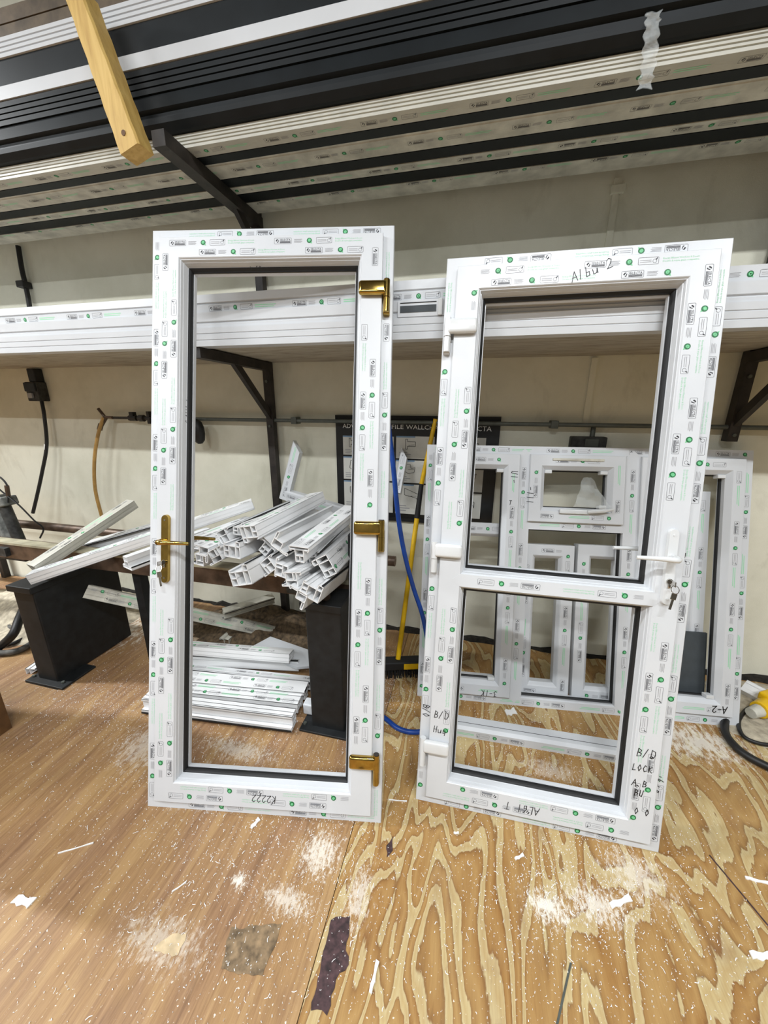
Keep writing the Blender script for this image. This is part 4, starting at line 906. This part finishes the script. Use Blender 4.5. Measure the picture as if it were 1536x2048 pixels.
heap('dust_heap', 'pale plastic dust heaped on the floor at the far left under the rails', -2.95, 1.78, .75, .40, .12, 'dust', 5)
heap('dust_heap', 'grey dust lying by the right wall around the yellow plug', 1.66, 1.86, .5, .26, .03, 'dust', 8)
mb = MB(); rnd = random.Random(11)
CL = [(-.35, .85, .35, .35), (.35, .85, .3, .22), (-.9, 1.05, .5, .35), (.3, 1.45, .5, .25), (-.7, .7, .45, .3), (.6, 1.0, .3, .3), (-.35, 1.6, .25, .3), (-1.7, 1.15, .4, .2)]
for i in range(12000):
    if rnd.random() < .78:
        c = rnd.choice(CL); x, y = rnd.gauss(c[0], c[2] * .6), rnd.gauss(c[1], c[3] * .6)
    else: x, y = rnd.uniform(-2.0, 1.6), rnd.uniform(.3, 1.7)
    if not (-2.4 < x < 1.9 and .2 < y < 2.08): continue
    L = rnd.uniform(.0015, .005) if rnd.random() < .93 else rnd.uniform(.006, .016); w = rnd.uniform(.0004, .0010); a = rnd.gauss(math.pi / 2, .9)
    dx, dy = math.cos(a), math.sin(a); z = .0008; h = rnd.uniform(.0005, .003); k = rnd.uniform(-.3, .3) * L
    px, py = -dy, dx; P0 = (x - dx * L / 2, y - dy * L / 2); P1 = (x + px * k, y + py * k); P2_ = (x + dx * L / 2, y + dy * L / 2)
    mb.add([(P0[0] - px*w, P0[1] - py*w, z), (P0[0] + px*w, P0[1] + py*w, z), (P1[0] - px*w, P1[1] - py*w, z + h), (P1[0] + px*w, P1[1] + py*w, z + h), (P2_[0] - px*w, P2_[1] - py*w, z), (P2_[0] + px*w, P2_[1] + py*w, z)], [(0, 1, 3, 2), (2, 3, 5, 4)])
tag(mb.build('plastic_swarf', 'swarf', None, fix=False), 'white plastic swarf scattered over the plywood floor', 'swarf', None, 'stuff')
def scrap(label, p, L, w, a, h=.003, mat='swarf', name='plastic_strip', cat='strip', group='white plastic strips on the floor'):
    mb = MB(); n = 5; poly = []
    for i in range(n + 1): poly.append((-L / 2 + L * i / n, -w / 2 + w * .18 * math.sin(i * 2.3)))
    for i in range(n, -1, -1): poly.append((-L / 2 + L * i / n + w * .2, w / 2 + w * .15 * math.sin(i * 1.7)))
    mb.prism(poly, lambda q: (q[0], q[1], .0006), lambda q: (q[0], q[1], h + .004 * abs(q[0] / L)))
    o = mb.build(name, mat); o.location = p; o.rotation_euler = (0, 0, a); return tag(o, label, cat, group)
scrap('white plastic strip alone at the far left of the floor', (-1.230, 0.474, 0.000), .062, .020, .1)
scrap('small white strip just below the gold-handled door', (-0.664, 0.830, 0.000), .035, .012, 1.25)
scrap('white strip on the floor under the white-handled door, right side', (0.544, 0.893, 0.000), .075, .014, .5)
scrap('white strip at the right edge of the floor', (0.882, 0.856, -0.000), .06, .016, .2)
scrap('thin white strip standing beside the dark tape residue', (-0.151, 0.571, -0.000), .06, .008, 1.5)
scrap('small white ring-like shaving below the white-handled door', (0.046, 0.968, 0.000), .018, .006, .3)
scrap('white curl on the bold-grained plywood below the white-handled door', (0.256, 0.944, 0.000), .035, .008, .6)
scrap('white paper tag with a hole seen through the white-handled door', (0.285, 1.576, 0.000), .055, .032, .5)
scrap('long thin white sliver on the floor left of the gold-handled door', (-1.214, 0.620, 0.000), .10, .003, .55)
scrap('white sliver near the foot of the gold-handled door, lower right', (-0.177, 1.029, 0.000), .07, .003, .15)
scrap('narrow white strip near the right edge of the floor', (0.995, 1.054, 0.000), .07, .008, 0)
scrap('tiny white shaving left of the purple-brown tape', (-0.794, 0.612, 0.000), .04, .003, .9)
def ragged(label, pts, mat, seed, cat='tape', name='tape_residue', h=.0012):
    rnd = random.Random(seed); out = []
    P = [Vector(p) for p in pts]
    for a, b_ in zip(P, P[1:] + P[:1]):
        n = max(2, int((b_ - a).length / .012)); d = (b_ - a); nn = Vector((-d.y, d.x, 0)).normalized()
        for k in range(n): q = a + d * (k / n) + nn * rnd.uniform(-.004, .004); out.append((q.x, q.y))
    o = MB().prism(out, lambda q: (q[0], q[1], .0003), lambda q: (q[0], q[1], h)).build(name, mat); return tag(o, label, cat, 'tape residue on the floor')
ragged('purple-brown strip of tape residue along the plywood seam', [(-0.304, 0.653, 0.000), (-0.251, 0.672, 0.000), (-0.237, 0.603, 0.000), (-0.223, 0.577, 0.000), (-0.247, 0.544, -0.000), (-0.249, 0.486, 0.000), (-0.290, 0.481, 0.000), (-0.299, 0.559, 0.000)], 'tape_dark', 1)
ragged('grey-brown square of old tape left of the seam', [(-0.577, 0.566, 0.000), (-0.439, 0.612, 0.000), (-0.440, 0.533, 0.000), (-0.439, 0.502, 0.000), (-0.557, 0.490, 0.000)], 'tape_grey', 2)
ragged('pale torn piece of clear tape in the middle of the left sheet', [(-0.761, 0.489, 0.000), (-0.733, 0.518, 0.000), (-0.692, 0.530, -0.000), (-0.686, 0.485, 0.000), (-0.764, 0.478, -0.000)], 'tape_pale', 3)
ragged('small purple-brown stain near the top of the plywood seam', [(-0.188, 0.875, 0.000), (-0.167, 0.909, 0.000), (-0.165, 0.866, 0.000), (-0.176, 0.841, 0.000)], 'tape_dark', 4)
def line(label, a, b_, w, mat):
    a, b_ = Vector(a), Vector(b_); d = (b_ - a).normalized(); n = Vector((-d.y, d.x, 0)) * w / 2
    o = MB().prism([0, 1, 2, 3], lambda k: tuple((a - n, a + n, b_ + n, b_ - n)[k] + Vector((0, 0, .0002))), lambda k: tuple((a - n, a + n, b_ + n, b_ - n)[k] + Vector((0, 0, .0010)))).build('grey_wire', mat); return tag(o, label, 'wire', 'straight grey wires on the floor')
line('long dark straight wire on the floor at the right', (0.886, 1.101, 0.000), (0.958, 0.907, 0.000), .005, 'tape_dark')
line('grey straight wire on the floor at the bottom edge', (0.365, 0.721, 0.000), (0.301, 0.591, 0.000), .005, 'pipe_grey')
line('dark floor slot strip in front of the left pedestal', (-2.272, 1.176, 0.000), (-2.044, 1.174, 0.000), .014, 'black_dirt')
